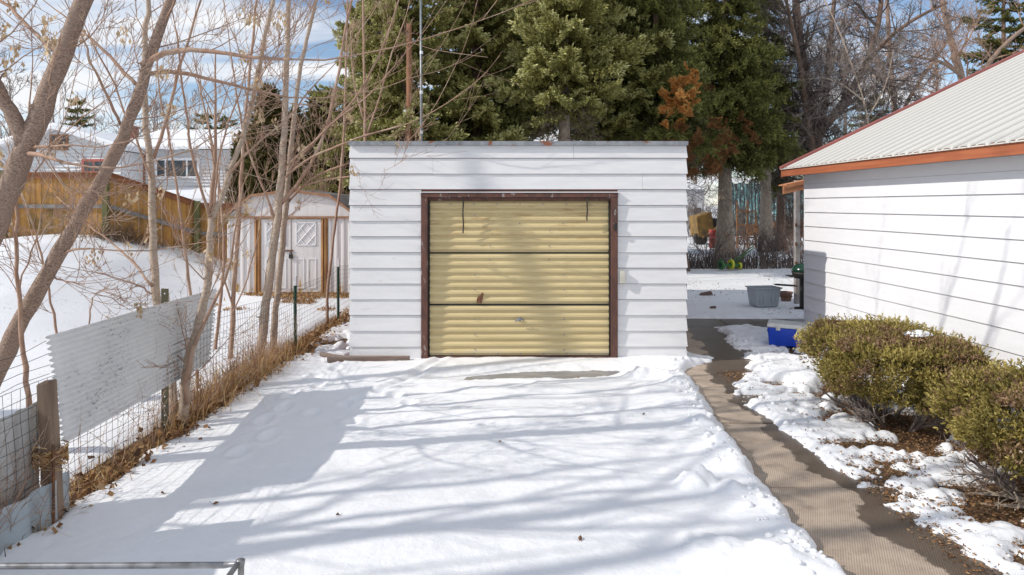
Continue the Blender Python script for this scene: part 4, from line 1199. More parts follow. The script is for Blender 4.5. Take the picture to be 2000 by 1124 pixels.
def grow(m, p, d, L, r, lev, rng, nkid=(4, 6), up=.15, jit=.16, ang=(25, 55), ratio=(.45, .65), rmin=.0028, n=6, sides=None, tips=None):
    pts = [p.copy()]; rad = [r]
    q = p.copy(); dd_ = d.normalized()
    dirs = [dd_]
    for i in range(n - 1):
        dd_ = (dd_ + Vector((rng.gauss(0, jit), rng.gauss(0, jit), rng.gauss(0, jit) + up))).normalized()
        q = q + dd_ * (L / (n - 1))
        pts.append(q.copy()); dirs.append(dd_)
        rad.append(max(rmin * .7, r * (1 - .72 * (i + 1) / (n - 1))))
    s = sides or (3 if r < .012 else 5 if r < .05 else 8)
    m.line(pts, rad, s, rng.random())
    if tips is not None and lev <= 0: tips.append((pts[-1], dirs[-1]))
    if lev > 0:
        k = rng.randint(*nkid)
        for _ in range(k):
            t = rng.uniform(.2, .98) * (n - 1); i = min(int(t), n - 2); f = t - i
            b = pts[i].lerp(pts[i + 1], f); rr_ = rad[i] * (1 - f) + rad[i + 1] * f
            nd = rot_dir(dirs[i], R(rng.uniform(*ang)), rng.uniform(0, 6.283))
            grow(m, b, nd, L * rng.uniform(*ratio) * (1 - .35 * t / (n - 1)), max(rmin, rr_ * rng.uniform(.45, .65)), lev - 1, rng, nkid, up, jit, ang, ratio, rmin, n if lev > 1 else 4, None, tips)

def path_px(pts, d0, d1):
    n = len(pts)
    return [P(x, y, d0 + (d1 - d0) * i / (n - 1)) for i, (x, y) in enumerate(pts)]
def resample(pts, n):
    L = [0]
    for a, b in zip(pts[:-1], pts[1:]): L.append(L[-1] + (b - a).length)
    out = []
    for k in range(n):
        s = L[-1] * k / (n - 1); i = 0
        while i < len(L) - 2 and L[i + 1] < s: i += 1
        f = (s - L[i]) / max(1e-6, L[i + 1] - L[i]); out.append(pts[i].lerp(pts[i + 1], f))
    return out

def sapling(name, label, stems, seed, twigs=8, tl=(.5, 1.3), cat='tree', group=None, mat='bark_young', tmat='twig', tip=True, sam=0, lev=1, tipL=1.6, knots=True, lower=.25):
    """stems: list of (pixel path, d0, d1, width px at start, at end, is_trunk)"""
    rng = random.Random(seed)
    first = path_px(stems[0][0], stems[0][1], stems[0][2])[0]
    base = Vector((first.x, first.y, 0))
    root = empty(name, base, label=label, cat=cat, group=group)
    tr = MB(); tw = MB(); sm = MB(); tips = []
    for (pp_, d0, d1, w0, w1, trunk) in stems:
        raw = path_px(pp_, d0, d1)
        n = max(8, len(raw) * 3)
        # smooth a little
        pts = resample(raw, n)
        for _ in range(2):
            pts = [pts[0]] + [(pts[i - 1] + pts[i] * 2 + pts[i + 1]) / 4 for i in range(1, n - 1)] + [pts[-1]]
        dm = (d0 + d1) / 2
        r0, r1 = w0 / F * dm / 2, w1 / F * dm / 2
        pts = [p - base for p in pts]
        pts = [p + Vector((rng.gauss(0, .004), rng.gauss(0, .01), 0)) for p in pts]
        rad = [(r0 + (r1 - r0) * i / (n - 1)) * (1 + .06 * math.sin(i * 2.1 + seed)) for i in range(n)]
        (tr if trunk else tw).line(pts, rad, 9 if r0 > .03 else 6 if r0 > .012 else 4)
        k = int(twigs * (1.0 if trunk else .6))
        for _ in range(k):
            t = rng.uniform(lower, 1) * (n - 1); i = min(int(t), n - 2)
            dr_ = (pts[i + 1] - pts[i]).normalized()
            nd = rot_dir(dr_, R(rng.uniform(25, 70)), rng.uniform(0, 6.283))
            nd.y *= .8
            grow(tw, pts[i], nd, rng.uniform(*tl), max(.003, min(.007, rad[i] * .3)), lev, rng, (3, 6), .12, .13, (20, 50), (.35, .6), .0026, 6, None, tips)
        if tip:
            dr_ = (pts[-1] - pts[-3]).normalized()
            grow(tw, pts[-1], dr_, tipL, r1 * .8, 2 if trunk else 1, rng, (3, 5), .10, .08, (20, 45), (.35, .6), .0026, 8)
        if trunk and knots:       # short dead stubs
            for _ in range(int(5)):
                t = rng.uniform(.1, .8) * (n - 1); i = min(int(t), n - 2)
                nd = rot_dir((pts[i + 1] - pts[i]).normalized(), R(rng.uniform(60, 95)), rng.uniform(0, 6.283))
                tr.line([pts[i], pts[i] + nd * (rad[i] + .02), pts[i] + nd * (rad[i] + rng.uniform(.02, .10))], [rad[i] * .3, rad[i] * .17, rad[i] * .13], 5)
    tr.build('trunk', M[mat], root, smooth=True)
    tw.build('branches', M[tmat], root, smooth=True)
    if sam and tips:
        for _ in range(sam):
            p, d_ = rng.choice(tips)
            c = p.copy()
            for j in range(rng.randint(8, 22)):
                o_ = c + Vector((rng.gauss(0, .025), rng.gauss(0, .025), -rng.uniform(0, .13)))
                a0 = rng.uniform(0, 6.28); w = Vector((math.cos(a0), math.sin(a0), 0)) * .011
                e_ = o_ + Vector((rng.gauss(0, .01), rng.gauss(0, .01), -rng.uniform(.03, .05)))
                sm.raw([tuple(o_), tuple(o_.lerp(e_, .5) + w * 1.3), tuple(e_), tuple(o_.lerp(e_, .5) - w * 1.3)], [(0, 1, 2, 3)], rng.random())
        if sm.n: sm.build('seed_cluster', M['samara'], root, kind='stuff')
    return root

# leaning trunks on the left
sapling('leaning_tree', 'thickest leaning tree trunk at the far left edge, forking above the board fence',
        [([(-130, 760), (-70, 580), (-10, 440), (35, 330), (62, 255), (95, 175), (128, 95), (165, 0), (215, -150), (260, -330)], 5.1, 4.9, 54, 20, True),
         ([(48, 285), (30, 240), (8, 195), (-25, 140), (-60, 40)], 5.0, 4.9, 30, 20, True),
         ([(-5, 380), (-40, 350), (-90, 330)], 5.0, 4.8, 14, 8, False),
         ([(55, 300), (85, 303), (122, 317)], 5.0, 4.7, 11, 6, False),
         ([(62, 288), (100, 286), (143, 284)], 5.0, 4.8, 7, 4, False),
         ([(120, 110), (60, 60), (20, 10), (-40, -20)], 5.0, 5.3, 10, 4, False)],
        21, 9, (.5, 1.4), sam=24, lev=2, mat='bark_big', tipL=2.2, lower=.35)
sapling('leaning_tree', 'slimmer leaning tree crossing from the left edge up past the neighbour\'s chimney',
        [([(-60, 850), (0, 715), (45, 625), (100, 520), (150, 435), (200, 345), (243, 265), (275, 170), (300, 90), (333, 0), (375, -120), (430, -330)], 5.6, 5.5, 36, 11, True),
         ([(280, 128), (320, 103), (370, 96), (430, 103), (500, 113), (570, 117)], 5.55, 5.2, 13, 5, False),
         ([(283, 147), (310, 138), (360, 143), (430, 160), (500, 178), (560, 190)], 5.55, 5.9, 10, 4, False),
         ([(265, 165), (240, 140), (200, 95), (160, 60), (110, 20)], 5.55, 5.8, 8, 3, False),
         ([(235, 245), (215, 200), (195, 160), (170, 100), (140, 30)], 5.55, 5.3, 6, 3, False),
         ([(110, 505), (140, 487), (175, 486)], 5.6, 5.4, 6, 4, False),
         ([(100, 540), (130, 550), (160, 555)], 5.6, 5.5, 4, 2, False)],
        22, 9, (.4, 1.2), sam=10, lev=2, mat='bark_big', tipL=2.0, lower=.5)
sapling('box_elder_sapling', 'straight pale sapling rising from behind the hung corrugated sheet',
        [([(343, 850), (338, 760), (322, 680), (308, 600), (303, 540), (300, 470), (298, 400), (297, 350), (290, 290), (283, 230), (282, 150), (286, 70), (290, -40), (292, -200)], 6.5, 6.8, 18, 7, True),
         ([(300, 310), (315, 270), (335, 200), (350, 130), (375, 60), (400, -20)], 6.6, 6.9, 8, 4, False),
         ([(298, 560), (250, 500), (200, 460), (165, 430), (110, 385)], 6.5, 7.6, 5, 2, False),
         ([(297, 350), (255, 250), (230, 180), (170, 60)], 6.6, 6.4, 5, 3, False),
         ([(296, 575), (270, 555), (230, 545), (190, 533)], 6.5, 6.3, 4, 2, False)],
        23, 9, (.4, 1.1), sam=5, lev=2)
sapling('box_elder_sapling', 'sapling forking low in front of the hung corrugated sheet',
        [([(352, 845), (362, 760), (368, 710), (382, 650), (402, 580), (409, 520), (412, 470), (411, 425)], 6.35, 6.35, 21, 12, True),
         ([(411, 428), (425, 405), (438, 375), (447, 340), (460, 300), (480, 255), (500, 160), (515, 80), (535, 0), (560, -150)], 6.35, 6.6, 12, 6, True),
         ([(410, 428), (398, 380), (380, 330), (370, 280), (358, 180), (345, 60)], 6.35, 6.0, 6, 3, False),
         ([(412, 420), (425, 350), (432, 280), (470, 180)], 6.35, 6.2, 5, 3, False),
         ([(447, 340), (490, 290), (560, 235), (620, 160)], 6.4, 6.7, 5, 3, False),
         ([(362, 790), (366, 730), (378, 675)], 6.28, 6.25, 12, 10, False)],
        24, 8, (.4, 1.1), sam=6, lev=2)
sapling('box_elder_sapling', 'thick left stem of the sapling pair in front of the shed door',
        [([(505, 735), (510, 665), (518, 600), (528, 530), (537, 460), (546, 390), (551, 320), (556, 240), (559, 150), (562, 60), (566, -60), (572, -240)], 9.3, 9.5, 19, 6, True),
         ([(548, 400), (575, 370), (605, 330), (640, 250), (660, 150), (676, 50), (700, -60)], 9.4, 9.5, 8, 4, False),
         ([(540, 440), (520, 380), (500, 340), (470, 240), (450, 100)], 9.4, 9.1, 5, 3, False),
         ([(552, 350), (600, 310), (660, 285), (720, 262), (790, 245)], 9.4, 9.0, 5, 3, False),
         ([(553, 330), (610, 280), (660, 230), (720, 190), (770, 130)], 9.4, 9.0, 5, 2, False)],
        25, 9, (.5, 1.2), sam=8, lev=2)
sapling('box_elder_sapling', 'paler right stem of the sapling pair in front of the shed door',
        [([(530, 730), (533, 670), (540, 600), (547, 520), (555, 440), (560, 370), (568, 300), (575, 220), (585, 140), (600, 70), (622, -10), (650, -140)], 9.5, 9.65, 14, 5, True),
         ([(560, 380), (600, 360), (640, 350), (690, 345), (760, 330)], 9.6, 9.2, 5, 3, False),
         ([(562, 340), (600, 290), (640, 250), (700, 190), (750, 90), (780, 0)], 9.6, 9.6, 6, 3, False),
         ([(558, 400), (610, 345), (650, 330), (740, 300), (800, 280), (838, 225)], 9.6, 9.0, 5, 2, False)],
        26, 7, (.5, 1.2), sam=8, lev=2)
thin = [
    ('reddish thin sapling standing between the sheet end and the sapling pair', [([(448, 745), (452, 660), (455, 600), (460, 520), (466, 440), (470, 380), (476, 250), (490, 120), (505, -40)], 9.2, 9.3, 10, 4, True), ([(456, 600), (430, 520), (425, 450), (430, 300)], 9.2, 9.1, 4, 2, False), ([(455, 610), (480, 560), (500, 480), (510, 420)], 9.2, 9.3, 3, 2, False)], 31),
    ('thin reddish stem rising over the middle of the hung sheet', [([(386, 760), (375, 590), (365, 520), (355, 440), (345, 360), (335, 300), (315, 200), (300, 60)], 7.3, 7.6, 7, 3, True)], 32),
    ('slim sapling left of the wooden corner post beside the leaning trunk', [([(60, 800), (52, 720), (42, 640), (36, 560), (32, 480), (30, 400), (36, 300), (60, 200)], 5.3, 5.6, 10, 4, True), ([(33, 480), (20, 440), (5, 400)], 5.4, 5.3, 4, 2, False), ([(36, 560), (70, 470), (90, 380)], 5.4, 5.5, 4, 2, False)], 33),
    ('slender stem leaning behind the hung sheet\'s near end', [([(120, 760), (112, 650), (100, 590), (85, 510), (60, 420), (40, 370)], 6.6, 6.9, 6, 3, True), ([(95, 560), (70, 480), (60, 450)], 6.7, 6.8, 3, 2, False)], 34),
    ('forked knee-high seedling poking up behind the top edge of the sheet', [([(175, 720), (175, 660), (176, 610), (180, 582)], 6.9, 6.9, 4, 3, True), ([(180, 582), (195, 570), (208, 562)], 6.9, 6.9, 2, 1.4, False)], 35),
    ('thin upright sapling beside the left corner of the garage roof', [([(708, 640), (710, 500), (712, 400), (713, 275), (712, 180), (710, 80), (708, -60)], 16.2, 16.2, 7, 4, True), ([(713, 270), (740, 200), (760, 120), (790, 40)], 16.2, 16.0, 4, 2, False), ([(712, 240), (690, 160), (685, 60)], 16.2, 16.2, 4, 2, False)], 36),
    ('slim stem left of the shed, bent towards the board fence', [([(420, 700), (430, 600), (440, 500), (432, 400), (425, 330), (405, 240), (380, 120)], 9.8, 10.2, 7, 3, True)], 37),
    ('thin sapling standing by the green stake near the shed door', [([(640, 640), (638, 580), (645, 520), (655, 440), (665, 360), (672, 250), (676, 120), (680, -20)], 11.9, 12.0, 6, 3, True)], 38),
]
for lab, st_, sd_ in thin:
    small = sd_ == 35
    sapling('thin_sapling', lab, st_, sd_, 2 if small else 7, (.1, .2) if small else (.3, .9), sam=0 if small else 2, lev=0 if small else (2 if sd_ == 36 else 1), tip=not small, tipL=.8, tmat='twig', mat='twig', knots=False)

# trees outside the view on the left: their shadows lie across the driveway
def bare_tree(name, label, loc, h, r, seed, mat='bark_big', tmat='twig_dark', lev=4, kids=(4, 5), lean=(0, 0), up=.1, start=.3, nlimb=9, rmin=.006, limbL=(.3, .5), group=None, ang0=(30, 60), cat='tree'):
    rng = random.Random(seed)
    root = empty(name, loc, label=label, cat=cat, group=group)
    tr = MB(); tw = MB(); n = 10; pts = []; rad = []
    for i in range(n):
        f = i / (n - 1)
        pts.append(Vector((lean[0] * f + rng.gauss(0, .04) * (i > 0), lean[1] * f + rng.gauss(0, .04) * (i > 0), h * f)))
        rad.append(r * (1 - .85 * f) * (1.25 if i == 0 else 1))
    tr.line(pts, rad, 9)
    for k in range(nlimb):
        f = start + (1 - start) * (k + rng.random()) / nlimb; t = f * (n - 1); i = min(int(t), n - 2)
        p = pts[i].lerp(pts[i + 1], t - i)
        az = k * 2.4 + rng.random(); an = R(rng.uniform(*ang0))
        d_ = Vector((math.cos(az) * math.sin(an), math.sin(az) * math.sin(an), math.cos(an)))
        grow(tw, p, d_, h * rng.uniform(*limbL) * (1.15 - .6 * f), rad[i] * .5, lev - 1, rng, kids, up, .14, (22, 55), (.42, .62), rmin, 6)
    tr.build('trunk', M[mat], root, smooth=True); tw.build('branches', M[tmat], root, smooth=True)
    return root
bare_tree('bare_tree', 'tall bare tree left of the view whose trunk shades the garage door', (-9.9, 4.85, 0), 13.0, .17, 41, lean=(-.2, 2.15), nlimb=6, lev=2, start=.80, limbL=(.14, .22), rmin=.010, kids=(2, 3))
bare_tree('bare_tree', 'bare tree outside the lower left whose trunk shades the near driveway', (-8.6, 2.0, 0), 10, .17, 42, nlimb=6, lev=2, start=.3, rmin=.012, kids=(2, 4))
bare_tree('bare_tree', 'bare tree further left of the camera with spreading limbs', (-10.5, .6, 0), 11, .19, 43, nlimb=6, lev=2, start=.3, rmin=.014, lean=(.8, .5), kids=(2, 4))
bare_tree('bare_tree', 'slim bare tree outside the left edge between the larger ones', (-7.2, 3.1, 0), 8.5, .07, 44, nlimb=6, lev=2, start=.35, rmin=.008, kids=(3, 4))

# ------------------------------------------------------------------ spruces
def spindle_fingers(m, P0, D, Ln, Rd, tint):
    """batch of tapered 3-sided needle fingers"""
    n = len(P0)
    D = D / np.linalg.norm(D, axis=1, keepdims=True)
    ref = np.where(np.abs(D[:, 2:3]) < .9, np.array([[0, 0, 1.]]), np.array([[1., 0, 0]]))
    u = np.cross(D, ref); u /= np.linalg.norm(u, axis=1, keepdims=True); w = np.cross(D, u)
    rings = []
    for f, rr_ in ((0, .45), (.45, 1.0), (1.0, .22)):
        for k in range(3):
            a = k * 2.0944 + f
            rings.append(P0 + D * (Ln * f)[:, None] + (u * math.cos(a) + w * math.sin(a)) * (Rd * rr_)[:, None])
    V = np.stack(rings, 1)   # n,9,3
    base = np.arange(n)[:, None, None] * 9
    fq = []
    for r_ in (0, 3):
        for k in range(3):
            fq.append((r_ + k, r_ + (k + 1) % 3, r_ + 3 + (k + 1) % 3, r_ + 3 + k))
    Fq = (base + np.array(fq)[None]).reshape(-1, 4)
    m.raw(V.reshape(-1, 3), Fq, np.repeat(tint, 9))
    m.f[3].append((np.arange(n)[:, None] * 9 + np.array([6, 7, 8])[None]) + (m.n - n * 9))

def bough_mesh(seed, droop=.15, n_tw=24, fl=.115, fr=.027, hang=.4, L=1.0, tipup=.35):
    """unit-ish bough along +Y; fingers in metres for a 2.4 m bough (scaled by the instance)"""
    rs = np.random.RandomState(seed); m = MB()
    s = np.linspace(0, 1, 9)
    axis = np.stack([.05 * np.sin(s * 5 + seed), s * 2.4, -droop * 2.4 * s ** 1.0 + tipup * s ** 3], 1)
    m.line([tuple(p) for p in axis], [.03 * (1 - .8 * x) for x in s], 4, 0.0)
    P0, D, T = [], [], []
    for k in range(n_tw * 2):
        f = .08 + .92 * ((k // 2) + rs.rand()) / n_tw
        c = np.array([np.interp(f, s, axis[:, j]) for j in range(3)])
        side = 1 if k % 2 else -1
        tl = (.75 * (1 - f) ** .7 + .16) * (.6 + .6 * rs.rand())
        td = np.array([side * .85, .62 + .2 * rs.randn(), -.05 - hang * rs.rand()]); td /= np.linalg.norm(td)
        if rs.rand() < .22: td = np.array([side * .2, .55, .6]); tl *= .6
        nf = max(3, int(tl / .042))
        for j in range(nf):
            g_ = (j + rs.rand()) / nf
            p = c + td * tl * g_ + np.array([0, 0, -hang * .25 * g_ * g_])
            fd = td * .7 + rs.randn(3) * .45 + np.array([0, .25, .10])
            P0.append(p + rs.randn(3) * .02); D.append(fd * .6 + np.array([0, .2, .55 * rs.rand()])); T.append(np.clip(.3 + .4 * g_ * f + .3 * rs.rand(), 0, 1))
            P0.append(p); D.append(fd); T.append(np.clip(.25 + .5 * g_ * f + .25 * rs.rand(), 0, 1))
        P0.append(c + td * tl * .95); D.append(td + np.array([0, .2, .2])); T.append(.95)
    P0 = np.array(P0); D = np.array(D); n = len(P0)
    spindle_fingers(m, P0, D, fl * (.7 + .6 * rs.rand(n)), fr * (.8 + .4 * rs.rand(n)), np.array(T))
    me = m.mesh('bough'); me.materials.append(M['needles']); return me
boughs = [bough_mesh(i, .10 + .05 * (i % 3)) for i in range(5)]
boughs_hang = [bough_mesh(20 + i, .34, 26, .11, .019, .9, tipup=.25) for i in range(3)]
def twig_bough(seed):
    rng = random.Random(seed); m = MB()
    grow(m, Vector((0, 0, 0)), Vector((0, 1, -.08)), 2.2, .018, 2, rng, (7, 10), -.02, .08, (35, 75), (.35, .55), .005, 7)
    me = m.mesh('dead_limb'); me.materials.append(M['twig_dark']); return me
deadb = [twig_bough(i) for i in range(3)]

def spruce(label, px, d, h, rbase, seed, z0=1.8, trunk_r=.28, mat='needles', pool=None, group='spruces behind the garage', step=.34, per=8, lean=0, tmat='spruce_bark', dead=1.6, ytop=None, name='spruce_tree', dens=1.0, shape=.5):
    rng = random.Random(seed); pool = pool or boughs
    X0 = (px - 1000) / F * d
    root = empty(name, (X0, d, 0), label=label, cat='tree', group=group)
    m = MB(); n = 8
    pts = [Vector((lean * i / (n - 1), 0, h * i / (n - 1) - .1)) for i in range(n)]
    m.line(pts, [trunk_r * (1.35 if i == 0 else 1) * (1 - .9 * i / (n - 1)) for i in range(n)], 12)
    m.build('trunk', M[tmat], root, smooth=True)
    z = z0; k = 0
    while z < h - .3:
        f = (z - z0) / (h - z0)
        Lr = rbase * (1 - f) ** shape * (.55 + .45 * min(1, f / .08 + .3))
        npr = max(4, int(per * (1 - .4 * f) * dens))
        for j in range(npr):
            az = 6.283 * j / npr + k * 1.1 + rng.uniform(-.3, .3)
            L = Lr * rng.uniform(.72, 1.15) / 2.4
            tilt = R(rng.uniform(-14, 10)) + R(14) * f
            xo = lean * z / h
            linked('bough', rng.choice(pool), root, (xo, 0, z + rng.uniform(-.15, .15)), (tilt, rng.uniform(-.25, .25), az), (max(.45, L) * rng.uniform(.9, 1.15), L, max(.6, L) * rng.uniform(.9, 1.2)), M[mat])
        z += step * rng.uniform(.85, 1.15); k += 1
    z = max(.8, z0 - dead)
    while z < z0 + .6:
        for j in range(3):
            linked('dead_limb', rng.choice(deadb), root, (lean * z / h, 0, z), (R(rng.uniform(-20, 5)), 0, rng.uniform(0, 6.28)), (.7,) * 3)
        z += .3
    return root
spruce('blue-green spruce at the left end of the row behind the garage', 790, 19.5, 12, 2.15, 1, 1.6, .25)
spruce('spruce behind the garage left of centre with low sweeping boughs', 930, 21.5, 13, 2.7, 2, 2.0, .27)
spruce('spruce with its bare trunk showing above the middle of the garage roof', 1102, 20, 13, 2.5, 3, 4.9, .24, dead=2.6, tmat='pale_bark')
spruce('blue-green spruce behind the right part of the garage', 1215, 22.5, 13, 2.6, 4, 4.5, .26, dead=2)
spruce('spruce filling the row at its left end above the garage corner', 728, 23, 12, 2.2, 17, 1.8, .22)
d5 = spruce('dark drooping spruce with dead orange boughs right of the garage', 1416, 27, 14, 2.6, 5, 4.0, .33, 'needles_dark', boughs_hang, step=.30, per=9, tmat='pale_bark')
d6 = spruce('dark spruce with a leaning trunk at the right corner of the garage', 1330, 21.5, 12, 1.9, 6, 4.2, .24, 'needles_dark', boughs_hang, lean=-1.2, tmat='spruce_bark')
spruce('dark spruce with a pale trunk beyond the cut hedge', 1496, 30, 13, 1.9, 7, 4.4, .28, 'needles_dark', boughs_hang, tmat='pale_bark', per=6)
spruce('dark-trunked spruce nearest the house corner beyond the hedge', 1524, 31, 7.5, 1.7, 8, 3.3, .22, 'needles_dark', boughs_hang, per=6)
spruce('tall dark spruce filling the gap behind the others', 1010, 27, 15, 3.0, 9, 5.4, .3, 'needles_dark', step=.45, per=6)
spruce('second tall dark spruce in the rear rank behind the garage', 1290, 28, 15, 3.0, 10, 5.6, .3, 'needles_dark', boughs_hang, step=.42, per=7)
# dead boughs as parts of the drooping spruce
rng = random.Random(77)
def deadpatch(px, py, d, n, mat, sc, spread, own):
    c = P(px, py, d) - own.location
    for k in range(n):
        linked('dead_bough', rng.choice(boughs), own, c + Vector((rng.gauss(0, spread), rng.gauss(0, .25), rng.gauss(0, spread * 1.1))), (R(rng.uniform(-30, 80)), rng.uniform(-1, 1), rng.uniform(0, 6.28)), (sc, sc * .7, sc), M[mat], label='dead orange bough' if mat == 'needles_orange' else 'browning bough')
deadpatch(1325, 200, 19.3, 44, 'needles_orange', .20, .26, d6)
deadpatch(1350, 150, 19.3, 12, 'needles_orange', .17, .14, d6)
deadpatch(1380, 290, 19.6, 20, 'needles_brown', .24, .36, d6)
deadpatch(1425, 265, 24.0, 16, 'needles_brown', .26, .4, d5)
deadpatch(1370, 335, 19.8, 12, 'needles_brown', .26, .3, d6)

# far conifers behind the neighbour's house
for px, d, h, rb, lab, sd_ in ((152, 52, 10.8, 2.2, 'dark spruce poking up behind the neighbour\'s snowy gable', 12), (405, 50, 9.4, 2.6, 'dark conifer behind the neighbour\'s wing roof, left of two', 13), (440, 54, 9.6, 2.4, 'dark conifer behind the neighbour\'s wing roof, right of two', 14)):
    spruce(lab, px, d, h, rb, sd_, 3, .2, 'needles_dark', group='conifers behind the neighbour\'s house', step=.6, per=6, dead=0)
spruce('dark conifer seen through bare branches above the white metal roof', 1700, 44, 9.6, 2.8, 15, 2, .25, 'needles_dark', group='conifers right of the willow', step=.5, per=6, dead=0)
spruce('dark conifer in the upper right corner behind bare twigs', 1960, 36, 15, 3.2, 16, 3, .3, 'needles_dark', group='conifers right of the willow', step=.5, per=6, dead=0)

# ------------------------------------------------------------------ leafy shells: cedars and junipers
def sprays(m, C0, Nn, size, rs, tint, k=5, upb=.5, spread=.55, width=.16):
    """each spray: k thin blades fanning out of one point"""
    n = len(C0)
    for j in range(k):
        D = Nn + rs.randn(n, 3) * spread + np.array([0, 0, upb])
        D /= np.linalg.norm(D, axis=1, keepdims=True)
        S = np.cross(D, rs.randn(n, 3)); S /= np.linalg.norm(S, axis=1, keepdims=True)
        L = size * (.6 + .8 * rs.rand(n))[:, None]
        w = L * width
        V = np.stack([C0, C0 + D * L * .55 + S * w, C0 + D * L, C0 + D * L * .5 - S * w], 1)
        m.raw(V.reshape(-1, 3), np.arange(n * 4).reshape(-1, 4), np.repeat(np.clip(tint + .12 * rs.randn(n), 0, 1), 4))

def cedar(label, px, d, zt, w, seed, group='cedars behind the shed'):
    rs = np.random.RandomState(seed); X0 = (px - 1000) / F * d
    root = empty('cedar_tree', (X0, d, 0), label=label, cat='tree', group=group)
    n = 9000
    z = rs.rand(n) ** .9 * (zt - .3) + .3
    f = z / zt
    az = rs.rand(n) * 6.283
    R_ = w * np.sqrt(np.clip(1 - f ** 2.2, 0, 1)) * (.75 + .3 * np.sin(z * 3 + seed) * np.cos(az * 2 + z))
    rr_ = R_ * (1 - .45 * rs.rand(n) ** 2) * (.8 + .4 * vnoise(az * 2 + seed, z * 2.2))
    C0 = np.stack([rr_ * np.cos(az), rr_ * np.sin(az), z + .35 * rs.rand(n) ** 3], 1) + .10 * rs.randn(n, 3)
    kq = vnoise(az * 3 + seed * 5, z * 3.1) > .30 * f; C0 = C0[kq]; az = az[kq]; z = z[kq]; n = len(z)
    Nn = np.stack([np.cos(az), np.sin(az), np.zeros(n)], 1)
    tint = .15 + .7 * vnoise(az * 1.5 + 9 + seed, z * 1.3)
    m = MB(); sprays(m, C0, Nn * .6, .20, rs, tint, 4, .7)
    m.build('foliage', M['cedar'], root)
    t = MB(); t.line([(0, 0, -.1), (0, 0, zt * .5), (0, 0, zt * .92)], [.12, .07, .02], 8); t.build('trunk', M['spruce_bark'], root)
cedar('brown-green column of cedar directly left of the shed roof peak', 525, 24, 5.9, .75, 1)
cedar('narrow brownish cedar above the shed roof, middle of the row', 575, 25.5, 5.2, .7, 2)
cedar('wide dark cedar above the right slope of the shed roof', 628, 24, 5.7, .85, 3)
cedar('dark cedar squeezed between the shed and the garage corner', 690, 23, 5.0, .8, 4)
cedar('lower cedar with rusty foliage by the neighbour\'s lean-to roof', 478, 26, 4.4, .5, 5)

